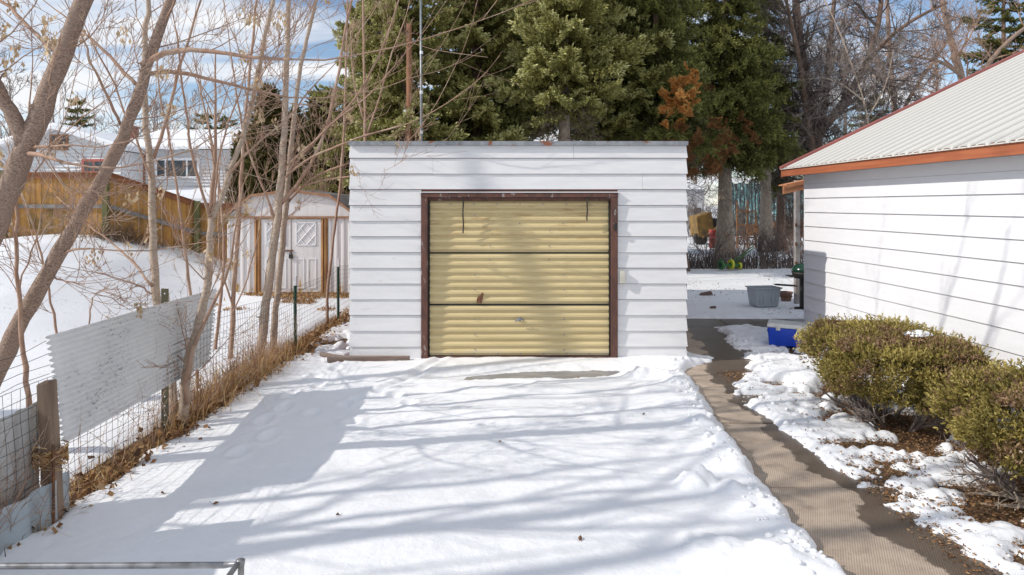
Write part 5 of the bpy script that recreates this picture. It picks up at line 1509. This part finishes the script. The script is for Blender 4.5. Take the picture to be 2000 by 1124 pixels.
def juniper(label, cx, cy, rx, ry, z0, z1, seed, n, snow, rot=0):
    rs = np.random.RandomState(seed)
    root = empty('juniper_bush', (cx, cy, 0), rot, label=label, cat='bush', group='clipped junipers along the house wall')
    # superellipsoid shell, flat clipped top, undercut sides
    u = rs.rand(n) * 6.283; v = rs.rand(n) * 2 - .62
    v = np.clip(v, -1, 1)
    cz = np.sqrt(np.clip(1 - np.abs(v) ** 3.4, 0, 1))
    lump = .70 + .30 * vnoise(np.cos(u) * 6 + seed, np.sin(u) * 6 + v * 4) + .26 * vnoise(np.cos(u) * 2.4 + seed, np.sin(u) * 2.4 + v * 1.8 + 9) + .08 * rs.randn(n)
    se = (np.abs(np.cos(u)) ** 3 + np.abs(np.sin(u)) ** 3) ** (-1 / 3)
    depth_ = 1 - .38 * rs.rand(n) ** 2.2
    X_ = rx * cz * np.cos(u) * se * lump * depth_; Y_ = ry * cz * np.sin(u) * se * lump * depth_
    zm, hz = (z0 + z1) / 2, (z1 - z0) / 2
    taper = .72 + .28 * sstep(-1, .2, v)
    Z_ = zm + hz * v * (1 + .14 * (vnoise(X_ * 3 + 5, Y_ * 3 + seed) - .5)) 
    topm = rs.rand(n) < .34                                           # fill the clipped top
    tu = rs.rand(n) * 6.283; tr_ = np.sqrt(rs.rand(n)) * .92
    lt = .84 + .3 * vnoise(np.cos(tu) * 2.4 + seed, np.sin(tu) * 2.4 + 9)
    set_ = (np.abs(np.cos(tu)) ** 3 + np.abs(np.sin(tu)) ** 3) ** (-1 / 3)
    X_ = np.where(topm, rx * tr_ * np.cos(tu) * lt * set_, X_ * taper); Y_ = np.where(topm, ry * tr_ * np.sin(tu) * lt * set_, Y_ * taper)
    Z_ = np.where(topm, z1 - .03 - .07 * rs.rand(n) + .07 * (vnoise(X_ * 4, Y_ * 4 + 3) - .5) - .10 * tr_ ** 4, Z_)
    C0 = np.stack([X_, Y_, Z_], 1)
    Nn = np.stack([np.where(topm, 0, np.cos(u)), np.where(topm, 0, np.sin(u)), np.where(topm, .8, v * .5)], 1)
    big = vnoise(X_ * 5 + 3, Y_ * 5 + Z_ * 6)
    tint = .30 + .60 * big + .12 * rs.randn(n)
    brown = ((vnoise(X_ * 4.3 + 31, Z_ * 6 + Y_ * 3) > .62) & ~topm) | (topm & (vnoise(X_ * 4 + 50, Y_ * 4) + .35 * (tr_ < .75) > .52))
    tint = np.where(brown, .12 + .1 * rs.rand(n), tint)
    # bare hollow places so stems show low down
    keep = ~((Z_ < zm - hz * .1) & (vnoise(u * 3.5 + seed, Z_ * 5) > .62 + .2 * (Z_ - zm) / hz)) & ~((vnoise(X_ * 7 + 11, Y_ * 7 + Z_ * 8) > .67) & ~topm)
    m = MB(); C0, Nn, tint = C0[keep], Nn[keep], tint[keep]; tk = topm[keep]; rim = np.hypot(C0[:, 0] / rx, C0[:, 1] / ry) > .72
    big_ = rs.rand(len(C0)) < np.where(tk, np.where(rim, .05, .006), .10)
    sprays(m, C0[~big_], Nn[~big_], .034, rs, tint[~big_], 5, .35, .6, .16)
    cb = C0[big_]; db = Nn[big_] * .8 + np.array([0, 0, .8]) + .35 * rs.randn(len(cb), 3); db /= np.linalg.norm(db, axis=1, keepdims=True)
    for k_ in range(6):                      # upright feathery shoots that break the outline
        sprays(m, cb + db * .018 * k_, db, .022, rs, np.clip(tint[big_] + .04 * k_, 0, 1), 3, .2, .45, .2)
    m.build('foliage', M['juniper'], root, kind=None)
    # stems
    rng = random.Random(seed); st_ = MB()
    for k in range(26):
        a = rng.uniform(0, 6.28); b0 = Vector((.30 * rx * math.cos(a), .35 * ry * math.sin(a), -.02))
        d_ = Vector((math.cos(a) * .8, math.sin(a) * .8, rng.uniform(.5, 1.0)))
        grow(st_, b0, d_, rng.uniform(.5, .9) * max(rx, .7), rng.uniform(.012, .026), 2, rng, (4, 6), .05, .2, (20, 60), (.4, .6), .003, 7, 5)
    st_.build('stems', M['twig_grey'], root, smooth=True)
    for (sx, sy, sr) in snow:
        sm_ = MB(); nr, na = 5, 16; V = [(sx, sy, z1 + .045)]
        for i in range(1, nr + 1):
            for j in range(na):
                a = j * 2 * math.pi / na; rr_ = sr * i / nr * (1 + .2 * math.sin(a * 3 + sx * 9))
                V.append((sx + rr_ * math.cos(a), sy + rr_ * .6 * math.sin(a), z1 + .045 * (1 - (i / nr) ** 2) - .005 * (i == nr)))
        T3 = [(0, 1 + j, 1 + (j + 1) % na) for j in range(na)]
        Q4 = [(1 + (i - 1) * na + j, 1 + i * na + j, 1 + i * na + (j + 1) % na, 1 + (i - 1) * na + (j + 1) % na) for i in range(1, nr) for j in range(na)]
        sm_.raw(V, T3); sm_.f[4].append(np.array(Q4)); sm_.build('snow_patch', M['snow'], root, smooth=True)
    return root
juniper('larger clipped juniper with browned top behind the cooler path bend', 3.64, 6.62, .60, .84, .14, .90, 3, 36000, [(.12, -.30, .13)])
juniper('nearer juniper at the right edge with exposed pale roots', 3.80, 4.80, .60, .54, .14, .90, 5, 26000, [(-.02, .22, .06), (.22, .1, .07)])
# exposed pale roots
m = MB(); rng = random.Random(12)
for k in range(9):
    a = rng.uniform(2.2, 4.6)
    grow(m, Vector((3.62 + rng.uniform(-.1, .1), 4.78 + rng.uniform(-.15, .15), .05)), Vector((math.cos(a), math.sin(a), -.05)), rng.uniform(.3, .6), rng.uniform(.008, .02), 1, rng, (2, 4), -.01, .22, (20, 50), (.4, .7), .004, 7, 5)
m.build('dead_branches', M['pale_bark'], label='pale dead branches sprawled on the litter below the near juniper', cat='branches')

# ------------------------------------------------------------------ willow-like mass and bare trees at the right
def limbs_tree(name, label, px, d, seed, limbs, trunk_r, mat, tmat, lev=3, kids=(6, 9), L0=(1.2, 2.4), group=None, rmin=.009, dens=9, vine=0):
    rng = random.Random(seed); X0 = (px - 1000) / F * d
    root = empty(name, (X0, d, 0), label=label, cat='tree', group=group); base = Vector(root.location)
    tr = MB(); tw = MB()
    for (pp_, w0, w1, dd1) in limbs:
        pts = [p - base for p in path_px(pp_, d, d + dd1)]
        n = len(pts) * 3; pts = resample(pts, n)
        for _ in range(2): pts = [pts[0]] + [(pts[i - 1] + pts[i] * 2 + pts[i + 1]) / 4 for i in range(1, n - 1)] + [pts[-1]]
        r0, r1 = w0 / F * d / 2, w1 / F * d / 2
        rad = [r0 + (r1 - r0) * i / (n - 1) for i in range(n)]
        tr.line(pts, rad, 9)
        for _ in range(dens):
            t = rng.uniform(.15, 1) * (n - 1); i = min(int(t), n - 2)
            nd = rot_dir((pts[i + 1] - pts[i]).normalized(), R(rng.uniform(30, 80)), rng.uniform(0, 6.28))
            grow(tw, pts[i], nd, rng.uniform(*L0), max(.015, rad[i] * .35), lev - 1, rng, kids, .06, .17, (25, 60), (.42, .62), rmin, 6)
    tr.build('trunk', M[mat], root, smooth=True); tw.build('branches', M[tmat], root, smooth=True)
    return root, base
wil, wb = limbs_tree('bare_willow', 'broad bare tree with tangled dense twigs left of the white metal roof', 1590, 30, 51,
    [([(1590, 520), (1592, 400), (1588, 300), (1580, 200), (1560, 80), (1550, -60)], 34, 12, .5),
     ([(1592, 330), (1575, 220), (1562, 120), (1535, 0)], 15, 6, -1.5),
     ([(1594, 300), (1612, 200), (1620, 100), (1632, -30)], 16, 7, .5),
     ([(1600, 260), (1650, 200), (1690, 130), (1715, 60), (1725, -40)], 18, 7, -1),
     ([(1640, 210), (1700, 110), (1760, 50), (1850, 5)], 11, 5, -2),
     ([(1590, 280), (1545, 220), (1515, 160), (1500, 90)], 16, 5, 1),
     ([(1690, 130), (1722, 150), (1750, 200), (1752, 260)], 10, 5, .5)], .3, 'spruce_bark', 'twig_dark', 3, (6, 9), (1.0, 2.6), dens=26)
m = MB(); rng = random.Random(3)      # hanging tangle round the willow's trunk
for k in range(1100):
    a = rng.uniform(0, 6.28); rr_ = abs(rng.gauss(0, 1.15)) + .2; z = rng.uniform(2.6, 10)
    p = Vector((rr_ * math.cos(a) - .2 * (z - 4) * .1, rr_ * math.sin(a), z))
    grow(m, p, Vector((rng.gauss(0, .6), rng.gauss(0, .6), rng.uniform(-1, .4))), rng.uniform(.6, 1.3), .010, 1, rng, (4, 7), -.04, .3, (20, 70), (.4, .7), .0065, 6)
m.build('hanging_tangle', M['twig_grey'], wil, smooth=True, kind='stuff')
limbs_tree('bare_tree', 'bare tree whose thin trunk rises above the middle of the metal roof slope', 1755, 38, 52,
    [([(1760, 420), (1752, 300), (1750, 250), (1742, 160), (1735, 60), (1730, -50)], 14, 6, 0),
     ([(1750, 250), (1780, 180), (1830, 110), (1880, 40)], 8, 4, 1),
     ([(1745, 180), (1715, 120), (1690, 30)], 7, 3, 0)], .2, 'bark_big', 'twig', 3, (5, 8), (1.4, 3.2), dens=12, rmin=.012)
limbs_tree('bare_tree', 'bare tree with sunlit twigs filling the upper right corner', 1900, 34, 53,
    [([(1900, 420), (1895, 250), (1880, 150), (1850, 60), (1830, -60)], 20, 8, 0),
     ([(1890, 200), (1930, 120), (1990, 60), (2060, 20)], 12, 5, 1),
     ([(1880, 150), (1840, 120), (1780, 110)], 8, 4, -1),
     ([(1895, 230), (1960, 180), (2040, 150)], 8, 4, 1)], .2, 'bark_big', 'twig', 3, (6, 8), (1.4, 3.0), dens=15, rmin=.011)
limbs_tree('bare_tree', 'pale-twigged small tree in front of the tangled willow crown', 1690, 24, 54,
    [([(1700, 420), (1702, 300), (1690, 200), (1660, 120), (1640, 60), (1610, 0)], 4, 2, 0),
     ([(1695, 230), (1730, 170), (1745, 100)], 3, 1.5, 0), ([(1690, 200), (1640, 160), (1600, 150)], 3, 1.5, 0)], .1, 'bark_young', 'twig_grey', 3, (5, 7), (.9, 1.8), dens=15, rmin=.007)
for i, (px, d, h, sd_, lab) in enumerate(((20, 48, 11, 61, 'bare tree behind the neighbour\'s house at the left edge'), (105, 60, 13, 62, 'hazy bare tree above the neighbour\'s gable'), (300, 58, 10, 63, 'bare tree behind the brick chimney'), (365, 60, 10.5, 64, 'bare tree over the neighbour\'s wing roof'), (210, 64, 9, 65, 'small bare tree between the gable and the chimney'), (660, 48, 8, 66, 'bare tree left of the spruces behind the cedars'), (1830, 50, 15, 67, 'far bare tree above the metal roof at right'), (1650, 52, 16, 68, 'far bare tree behind the willow'), (1530, 46, 15, 69, 'far bare tree between the spruces and the willow'))):
    bare_tree('bare_tree', lab, ((px - 1000) / F * d, d, 0), h, .2, sd_, 'twig_grey', 'twig_grey', 3, (5, 7), start=.25, nlimb=16, rmin=.014, limbL=(.28, .42), group='bare trees in the background')
# slender reddish shrub mass in front of the cedar row
for i, (px, d, lab, h) in enumerate(((455, 22, 'reddish twiggy shrub by the end of the board fence', 4.6), (600, 20, 'twiggy shrub rising behind the shed roof', 4.4), (655, 19, 'twiggy shrub between the shed and the garage', 4.8))):
    rng = random.Random(90 + i); root = empty('twiggy_shrub', ((px - 1000) / F * d, d, 0), label=lab, cat='shrub', group='bare shrubs behind the shed')
    m = MB()
    for k in range(8):
        a = rng.uniform(0, 6.28)
        grow(m, Vector((.15 * math.cos(a), .15 * math.sin(a), 0)), Vector((math.cos(a) * .22, math.sin(a) * .22, 1)), h * rng.uniform(.6, 1), .014, 2, rng, (3, 5), .08, .08, (15, 40), (.3, .5), .005, 7)
    m.build('stems', M['twig'], root, smooth=True)

# ------------------------------------------------------------------ things beyond the gap at the right
pw = empty('utility_pole', P(799, 401, 18.1), label='reddish wooden pole against the spruces above the garage roof', cat='pole'); pw.location.z = 0
m = MB(); m.line([(0, 0, 0), (0, 0, 3), (0, 0, 6.9)], [.085, .078, .07], 12); m.build('shaft', M['pole'], pw, smooth=True)
MB().box(-.13, .10, -.10, .10, 4.55, 4.62).build('pole_bracket', M['white'], pw)
mw = empty('steel_mast', (P(823, 0, 17.2).x, 17.2, 0), label='thin grey steel mast beside the wooden pole above the garage', cat='mast')
m = MB(); m.line([(0, 0, 0), (0, 0, 4), (-.02, 0, 8.6)], [.034, .034, .026], 8); m.build('tube', M['mast'], mw, smooth=True)
for z in (3.9, 4.9, 5.9): 
    m = MB(); m.line([(0, 0, z), (0, 0, z + .08)], .042, 8); m.build('coupling', M['white'], mw)

tw_ = empty('teal_wall', (P(1500, 0, 46).x, 46, 0), label='weathered teal metal wall seen between the spruce trunks', cat='wall')
for k in range(30):
    x = -2.8 + k * .25
    m = MB(); m.prism([(x, 0), (x + .05, -.04), (x + .14, -.04), (x + .17, 0), (x + .235, 0), (x + .235, .03), (x, .03)], .0, 3.6 + .05 * math.sin(k * 2.2), 'z'); m.build('wall_panel', M['teal'], tw_)
MB().box(-2.9, 4.8, .04, .14, .0, 3.2).build('back_frame', M['gpost'], tw_)
gs = empty('grey_outbuilding', (P(1366, 0, 48).x, 48, 0), label='pale grey outbuilding end left of the teal wall', cat='building')
MB().box(-1.6, .35, 0, 4, 0, 3.2).build('wall', M['soffit'], gs)
m = MB(); m.hexa([(-1.7, -.1, 3.21), (.45, -.1, 3.21), (.45, 4.1, 3.21), (-1.7, 4.1, 3.21), (-1.6, .5, 3.6), (.4, .5, 3.6), (.4, 3.8, 3.6), (-1.6, 3.8, 3.6)]); m.build('roof', M['snow'], gs)
MB().box(-.4, .1, -.03, -.005, .9, 1.9).build('window', M['glass'], gs)
ye = empty('yellow_loader', (P(1374, 0, 36).x, 36, 0), R(12), label='yellow machine bucket half hidden behind the spruce trunks', cat='machine')
m = MB(); m.hexa([(-.5, -.4, .45), (.45, -.4, .45), (.45, .5, .45), (-.5, .5, .45), (-.6, -.4, 1.5), (.25, -.4, 1.75), (.25, .5, 1.75), (-.6, .5, 1.5)]); m.build('bucket', M['yellow'], ye, bevel=.03)
MB().box(.46, .9, -.2, .4, .7, 1.4).build('engine_box', M['black'], ye, bevel=.03)
m = MB(); m.line([(-.3, -.45, .4), (.5, -.45, .9), (.8, -.4, 1.5)], .06, 6); m.build('loader_arm', M['yellow'], ye)
for x in (-.3, .6): m = MB(); m.line([(x, -.35, .35), (x, -.1, .35)], .35, 14); m.build('wheel', M['black'], ye)
rd = empty('red_barrel', (P(1397, 0, 32).x, 32, .1), label='red drum behind the big spruce trunk', cat='drum'); rd.rotation_euler = (0, 0, 0)
lathe([(.28, 0), (.29, .02), (.28, .3), (.29, .32), (.28, .6), (.29, .62), (.28, .85)]).build('drum_body', M['redp'], rd)
lathe([(.25, .851), (.25, .87), (.1, .875)]).build('drum_lid', M['rust'], rd)
for i, (px, d, w, h, n, lab) in enumerate(((1480, 38, 1.3, .6, 5, 'stack of orange lumber left of the pale spruce trunk'), (1530, 37, 1.1, .8, 6, 'stack of sawn lumber right of the pale spruce trunk'), (1562, 36, .8, .9, 6, 'pile of tan boards by the house corner'))):
    lm = empty('lumber_stack', ((px - 1000) / F * d, d, .2), label=lab, cat='lumber', group='lumber stacked before the teal wall'); rng = random.Random(i)
    for k in range(n):
        for j in range(3):
            x = rng.uniform(-.1, .1); z = .2 + k * h / n
            MB().box(-w / 2 + x, w / 2 + x, j * .22, j * .22 + .2, z, z + h / n - .015).build('plank', M['lumber'], lm)
tr_ = empty('wooden_trellis', (P(1458, 0, 33).x, 33, 0), label='leaning brown wooden frame in front of the teal wall', cat='frame')
for x in (-.45, .05, .45): MB().box(x - .035, x + .035, 0, .05, 0, 2.3 - .5 * (x > .3)).build('upright', M['lumber'], tr_)
for z in (.5, 1.1, 1.75): MB().box(-.45, .48, -.03, -.002, z, z + .07).build('crossbar', M['lumber'], tr_)

for i, (px, d, h, lab) in enumerate(((1362, 44, 2.6, 'far brush clump left of the teal wall'), (1395, 40, 2.2, 'far brush clump behind the red drum'), (1440, 36, 2.0, 'brush clump at the left end of the teal wall'), (1520, 35, 1.7, 'brush clump before the middle of the teal wall'), (1556, 33, 2.4, 'brush clump before the right end of the teal wall'))):
    rng = random.Random(320 + i); root = empty('brush_clump', ((px - 1000) / F * d, d, 0), label=lab, cat='shrub', group='brush before the teal wall')
    m = MB()
    for k in range(34):
        a = rng.uniform(0, 6.28)
        grow(m, Vector((.5 * rng.gauss(0, 1), .3 * math.sin(a), 0)), Vector((math.cos(a) * .35, math.sin(a) * .35, 1)), h * rng.uniform(.5, 1), .016, 2, rng, (4, 7), .02, .14, (20, 55), (.35, .6), .008, 6)
    m.build('stems', M['twig_dark'], root)
# clipped hedge of bare stems
hd = MB(); rng = random.Random(15)
hx0, hx1 = P(1345, 0, 22.3).x, P(1600, 0, 22.3).x
hr = empty('cut_hedge', ((hx0 + hx1) / 2, 22.3, 0), label='row of hard-cut bare hedge stems across the back yard', cat='hedge')
for k in range(420):
    x = rng.uniform(hx0, hx1) - (hx0 + hx1) / 2; y = rng.gauss(0, .15); h = rng.uniform(.25, .62)
    hd.line([(x, y, 0), (x + rng.gauss(0, .04), y, h * .6), (x + rng.gauss(0, .07), y, h)], [.014, .012, .008], 4)
hd.build('hedge_stem', M['twig_dark'], hr, kind='stuff')
for i, (px, d, lab) in enumerate(((1500, 23.5, 'round bare brushy shrub in front of the pale spruce trunk'), (1552, 25, 'bare shrub beside the house corner post'), (1385, 24.5, 'bare shrub between the two left spruce trunks'), (1440, 24.5, 'bare shrub left of the round brushy one'), (1625, 23, 'bare shrub hidden mostly by the house wall'))):
    rng = random.Random(120 + i); root = empty('bare_shrub', ((px - 1000) / F * d, d, 0), label=lab, cat='shrub', group='bare shrubs by the cut hedge')
    m = MB()
    for k in range(14 if i else 26):
        a = rng.uniform(0, 6.28)
        grow(m, Vector((.1 * math.cos(a), .1 * math.sin(a), 0)), Vector((math.cos(a) * .4, math.sin(a) * .4, 1)), rng.uniform(.7, 1.35), .016, 2, rng, (4, 7), .02, .14, (20, 55), (.35, .6), .006, 6)
    m.build('stems', M['twig'] if i % 2 else M['twig_dark'], root)
# distant treeline and hidden street side closing the horizon
for i, x in enumerate(range(-60, 90, 9)):
    if -34 < x < -8: continue
    bare_tree('bare_tree', 'distant bare tree on the skyline beyond the gardens', (x + (i % 3), 75 + (i * 7) % 12, 0), 11 + (i * 5) % 4, .22, 200 + i, 'twig_grey', 'twig_grey', 2, (5, 7), start=.15, nlimb=16, rmin=.03, limbL=(.3, .45), group='distant skyline trees')

# ------------------------------------------------------------------ dry grass, leaves, litter
def blades(m, X_, Y_, Z_, h, rs, tint, w=.004, lean=.45):
    n = len(X_)
    a = rs.rand(n) * 6.283; ln = np.abs(rs.randn(n)) * lean
    Dx, Dy = np.cos(a) * ln * h, np.sin(a) * ln * h
    sx, sy = np.cos(a + 1.57 + rs.randn(n) * .5) * w, np.sin(a + 1.57 + rs.randn(n) * .5) * w
    b = np.stack([X_, Y_, Z_], 1); s = np.stack([sx, sy, 0 * sx], 1)
    mid = b + np.stack([Dx * .35, Dy * .35, h * .62], 1); tp2 = b + np.stack([Dx, Dy, h * np.clip(1 - .35 * ln, .25, 1)], 1)
    V = np.stack([b - s, b + s, mid + s * .8, mid - s * .8, tp2], 1)
    nb = n
    k = np.arange(nb)[:, None] * 5
    m.raw(V.reshape(-1, 3), (k[:, :, None] + np.array([[0, 1, 2, 3]])[None]).reshape(-1, 4), np.repeat(tint, 5))
    m.f[3].append((k + np.array([[3, 2, 4]])) + (m.n - nb * 5))
rs = np.random.RandomState(5)
n = 13500
Yg = 3.9 + (13.8 - 3.9) * rs.rand(n); Xg = -3.08 + .10 * rs.randn(n) - .03
den = fbm(Yg * 1.3, Yg * 0 + 3, 3) + .25 * ((Yg > 6.2) & (Yg < 9.6))
kp = rs.rand(n) < den * 1.25; Xg, Yg = Xg[kp], Yg[kp]; n = len(Xg)
hg = (.05 + .26 * rs.rand(n) ** 2.2) * np.interp(Yg, [3.9, 5, 6, 6.8, 9, 10, 14], [.9, .7, .5, 1.75, 1.6, .7, .6])
m = MB(); blades(m, Xg, Yg, np.full(n, -.01), hg, rs, rs.rand(n), .0034, .95)
m.build('dry_grass', M['straw'], label='dry tan grass and weeds along the foot of the wire fence', cat='grass', kind='stuff')
# tall weed stems and vines on the near wire
m = MB(); rng = random.Random(8)
for k in range(230):
    y = rng.choice([rng.uniform(3.6, 4.5), rng.uniform(4.3, 9.6), rng.uniform(6.2, 9.2)])
    grow(m, Vector((-3.08 + rng.gauss(0, .05), y, 0)), Vector((rng.gauss(0, .12), rng.gauss(0, .3), 1)), rng.uniform(.3, .85), .0032, 1, rng, (2, 5), .02, .22, (20, 60), (.3, .6), .0018, 6)
m.build('weed_stems', M['twig'], label='thin reddish weed stems and vines tangled in the wire fence', cat='weeds', kind='stuff')
def leafbed(m, X_, Y_, Z_, size, rs, curl=.5):
    n = len(X_); a = rs.rand(n) * 6.283
    L = size * (.6 + .8 * rs.rand(n)); w = L * (.3 + .4 * rs.rand(n))
    c, s = np.cos(a), np.sin(a); tz = curl * L * rs.randn(n) * .6
    C0 = np.stack([X_, Y_, Z_], 1)
    U = np.stack([c * L, s * L, tz], 1); W = np.stack([-s * w, c * w, curl * w * rs.randn(n)], 1)
    V = np.stack([C0 - U, C0 + W, C0 + U * .9, C0 - W], 1)
    V[:, 1, 2] += .3 * w; V[:, 3, 2] += .2 * w
    m.raw(V.reshape(-1, 3), np.arange(n * 4).reshape(-1, 4), np.repeat(rs.rand(n), 4))
m = MB(); n = 2600
Yl = 3.9 + 9.8 * rs.rand(n); Xl = -3.02 + .10 * rs.randn(n); kp = rs.rand(n) < np.interp(Yl, [3.9, 4.5, 5.5, 9, 12, 14], [.6, 1, .9, .8, .7, .5])
Xl, Yl = Xl[kp], Yl[kp]
leafbed(m, Xl, Yl, .02 + .09 * rs.rand(len(Xl)), .022 + .024 * rs.rand(len(Xl)) ** 3 * sstep(4.5, 6, Yl), rs, .8)
m.build('fallen_leaves', M['leaf'], label='curled brown leaves caught under the wire fence', cat='leaves', kind='stuff')
# litter under the junipers
m = MB(); n = 30000
Xl = 2.55 + 2.0 * rs.rand(n); Yl = 3.6 + 5.0 * rs.rand(n)
kp = (Xl > 2.62 + .05 * rs.randn(n)); Xl, Yl = Xl[kp], Yl[kp]
zs = np.array([snowz(a, b) for a, b in zip(Xl, Yl)])
bare = zs < .02
kp = bare | (rs.rand(len(Xl)) < .035); Xl, Yl, zs = Xl[kp], Yl[kp], zs[kp]
leafbed(m, Xl, Yl, np.maximum(zs, .0) + .006 + .012 * rs.rand(len(Xl)), .011, rs, .45)
m.build('juniper_litter', M['leaf'], label='orange-brown needle litter on the bare ground under the junipers', cat='litter', kind='stuff')
# grass tufts in front of the shed
m = MB(); n = 9000
Xl = -6.2 + 4.0 * rs.rand(n); Yl = 12.6 + 3.4 * rs.rand(n) ** .6
msk = fbm(Xl * 1.1 + 4, Yl * 1.1, 3) + .28 * sstep(14.2, 15.9, Yl) + .16 * sstep(-4.6, -3.2, Xl)
kp = (msk > .64) & (Yl < 15.95); Xl, Yl = Xl[kp], Yl[kp]
zz2 = terrain(Xl, Yl)
blades(m, Xl, Yl, zz2 - .01, .04 + .07 * rs.rand(len(Xl)), rs, rs.rand(len(Xl)) * .8, .007, .8)
leafbed(m, Xl[::4], Yl[::4], zz2[::4] + .02, .035, rs)
m.build('thawed_grass', M['straw'], label='thawed brown grass and leaves in front of the shed door', cat='grass', kind='stuff')
# brush along the board fence foot
m = MB(); rng = random.Random(31)
for k in range(900):
    s = rng.choice([1, 1, 2, 2, 2, 0, 3]); t = rng.random(); a, b_ = fp[s], fp[s + 1]
    p = a.lerp(b_, t); gz0 = bots_[s] + (bots_[s + 1] - bots_[s]) * t
    grow(m, Vector((p.x, p.y - rng.uniform(.15, .75), gz0 - .05)), Vector((rng.gauss(0, .5), rng.gauss(0, .4), 1)), rng.uniform(.2, .6) * (1.35 if s == 2 else .8), .006, 1, rng, (4, 7), .0, .25, (20, 60), (.4, .7), .0045, 5)
m.build('dead_brush', M['brush'], label='tangled dead brown brush along the foot of the board fence', cat='brush', kind='stuff')
# litter on the back yard snow
m = MB(); n = 5200
Xl = 2.6 + 9 * rs.rand(n); Yl = 12.7 + 16 * rs.rand(n)
kp = fbm(Xl * .9, Yl * .9, 3) > .47; Xl, Yl = Xl[kp], Yl[kp]
zb3 = np.array([max(snowz(a, b), gnd(a, b) if b > 13 else 0) for a, b in zip(Xl, Yl)])
leafbed(m, Xl, Yl, zb3 + .008, .022, rs, .3)
m.build('yard_litter', M['leaf'], label='scattered leaf and twig litter on the shaded back yard snow', cat='litter', kind='stuff')

# single leaves on the driveway snow
for px, py, sz, lab in ((1133, 1050, .028, 'dark dry leaf on the near driveway snow, right of centre'), (422, 988, .022, 'curled twiggy leaf on the snow below the big sheet shadow'), (318, 963, .020, 'small brown leaf left of the sheet shadow'), (977, 863, .018, 'tiny leaf in the middle of the driveway snow'), (1257, 813, .017, 'tiny leaf on the snow towards the path'), (660, 1008, .014, 'dark speck of leaf on the snow at the left'), (1130, 735, .016, 'leaf scrap near the icy strip')):
    d_ = F * (CAMZ - .08) / (py - 401); x = (px - 1000) / F * d_
    z = snowz(x, d_) if d_ > 2.7 else .08
    m = MB(); a = px * .7; c, s = math.cos(a), math.sin(a)
    prof2 = [(-1, 0, .1), (-.3, .42, .35), (.6, .35, .2), (1, 0, .45), (.5, -.38, .3), (-.4, -.4, .1)]
    V = [(0, 0, .02)] + [((x_ * c - y_ * s) * sz, (x_ * s + y_ * c) * sz, z_ * sz) for x_, y_, z_ in prof2]
    m.raw(V, [(0, i, i % 6 + 1) for i in range(1, 7)], .1 + .1 * (px % 3)); m.line([(-c * sz, -s * sz, .1 * sz), (-c * sz * 1.6, -s * sz * 1.6, .5 * sz), (-c * sz * 2, -s * sz * 2, .9 * sz)], .0013, 3, .1)
    o = m.build('dry_leaf', M['leaf'], label=lab, cat='leaf', group='leaves lying on the driveway snow'); o.location = (x, d_, z + .004)

# loose clods of snow along the path edges
rs = np.random.RandomState(17); m = MB()
ico_v = []; ph = (1 + 5 ** .5) / 2
for a, b in ((1, ph), (1, -ph), (-1, ph), (-1, -ph)): ico_v += [(0, a, b), (a, b, 0), (b, 0, a)]
ico_v = np.array(ico_v, float); ico_v /= np.linalg.norm(ico_v[0])
ico_f = []
for i in range(12):
    for j in range(i + 1, 12):
        for k in range(j + 1, 12):
            if all(abs(np.linalg.norm(ico_v[p] - ico_v[q_]) - 1.0515) < .02 for p, q_ in ((i, j), (j, k), (i, k))):
                nrm = np.cross(ico_v[j] - ico_v[i], ico_v[k] - ico_v[i])
                ico_f.append((i, j, k) if nrm.dot(ico_v[i]) > 0 else (i, k, j))
ico_f = np.array(ico_f)
for k in range(420):
    y = 3.5 + 7.5 * rs.rand(); side = rs.rand() < .6
    x = (np.interp(y, dL_y, dL_x) - .04 - .22 * rs.rand() ** 1.5) if side else (np.interp(y, pR_y, pR_x) + .04 + .25 * rs.rand())
    if 8.9 < y and side: continue
    s = .008 + .026 * rs.rand() ** 3
    m.raw(ico_v * s * (.8 + .4 * rs.rand(12, 1)) * np.array([1.2, 1, .8]) + np.array([x, y, snowz(x, y) + s * .3]), ico_f)
m.build('snow_clods', M['snow'], smooth=True, label='small clods of snow along both edges of the path', cat='snow', kind='stuff')
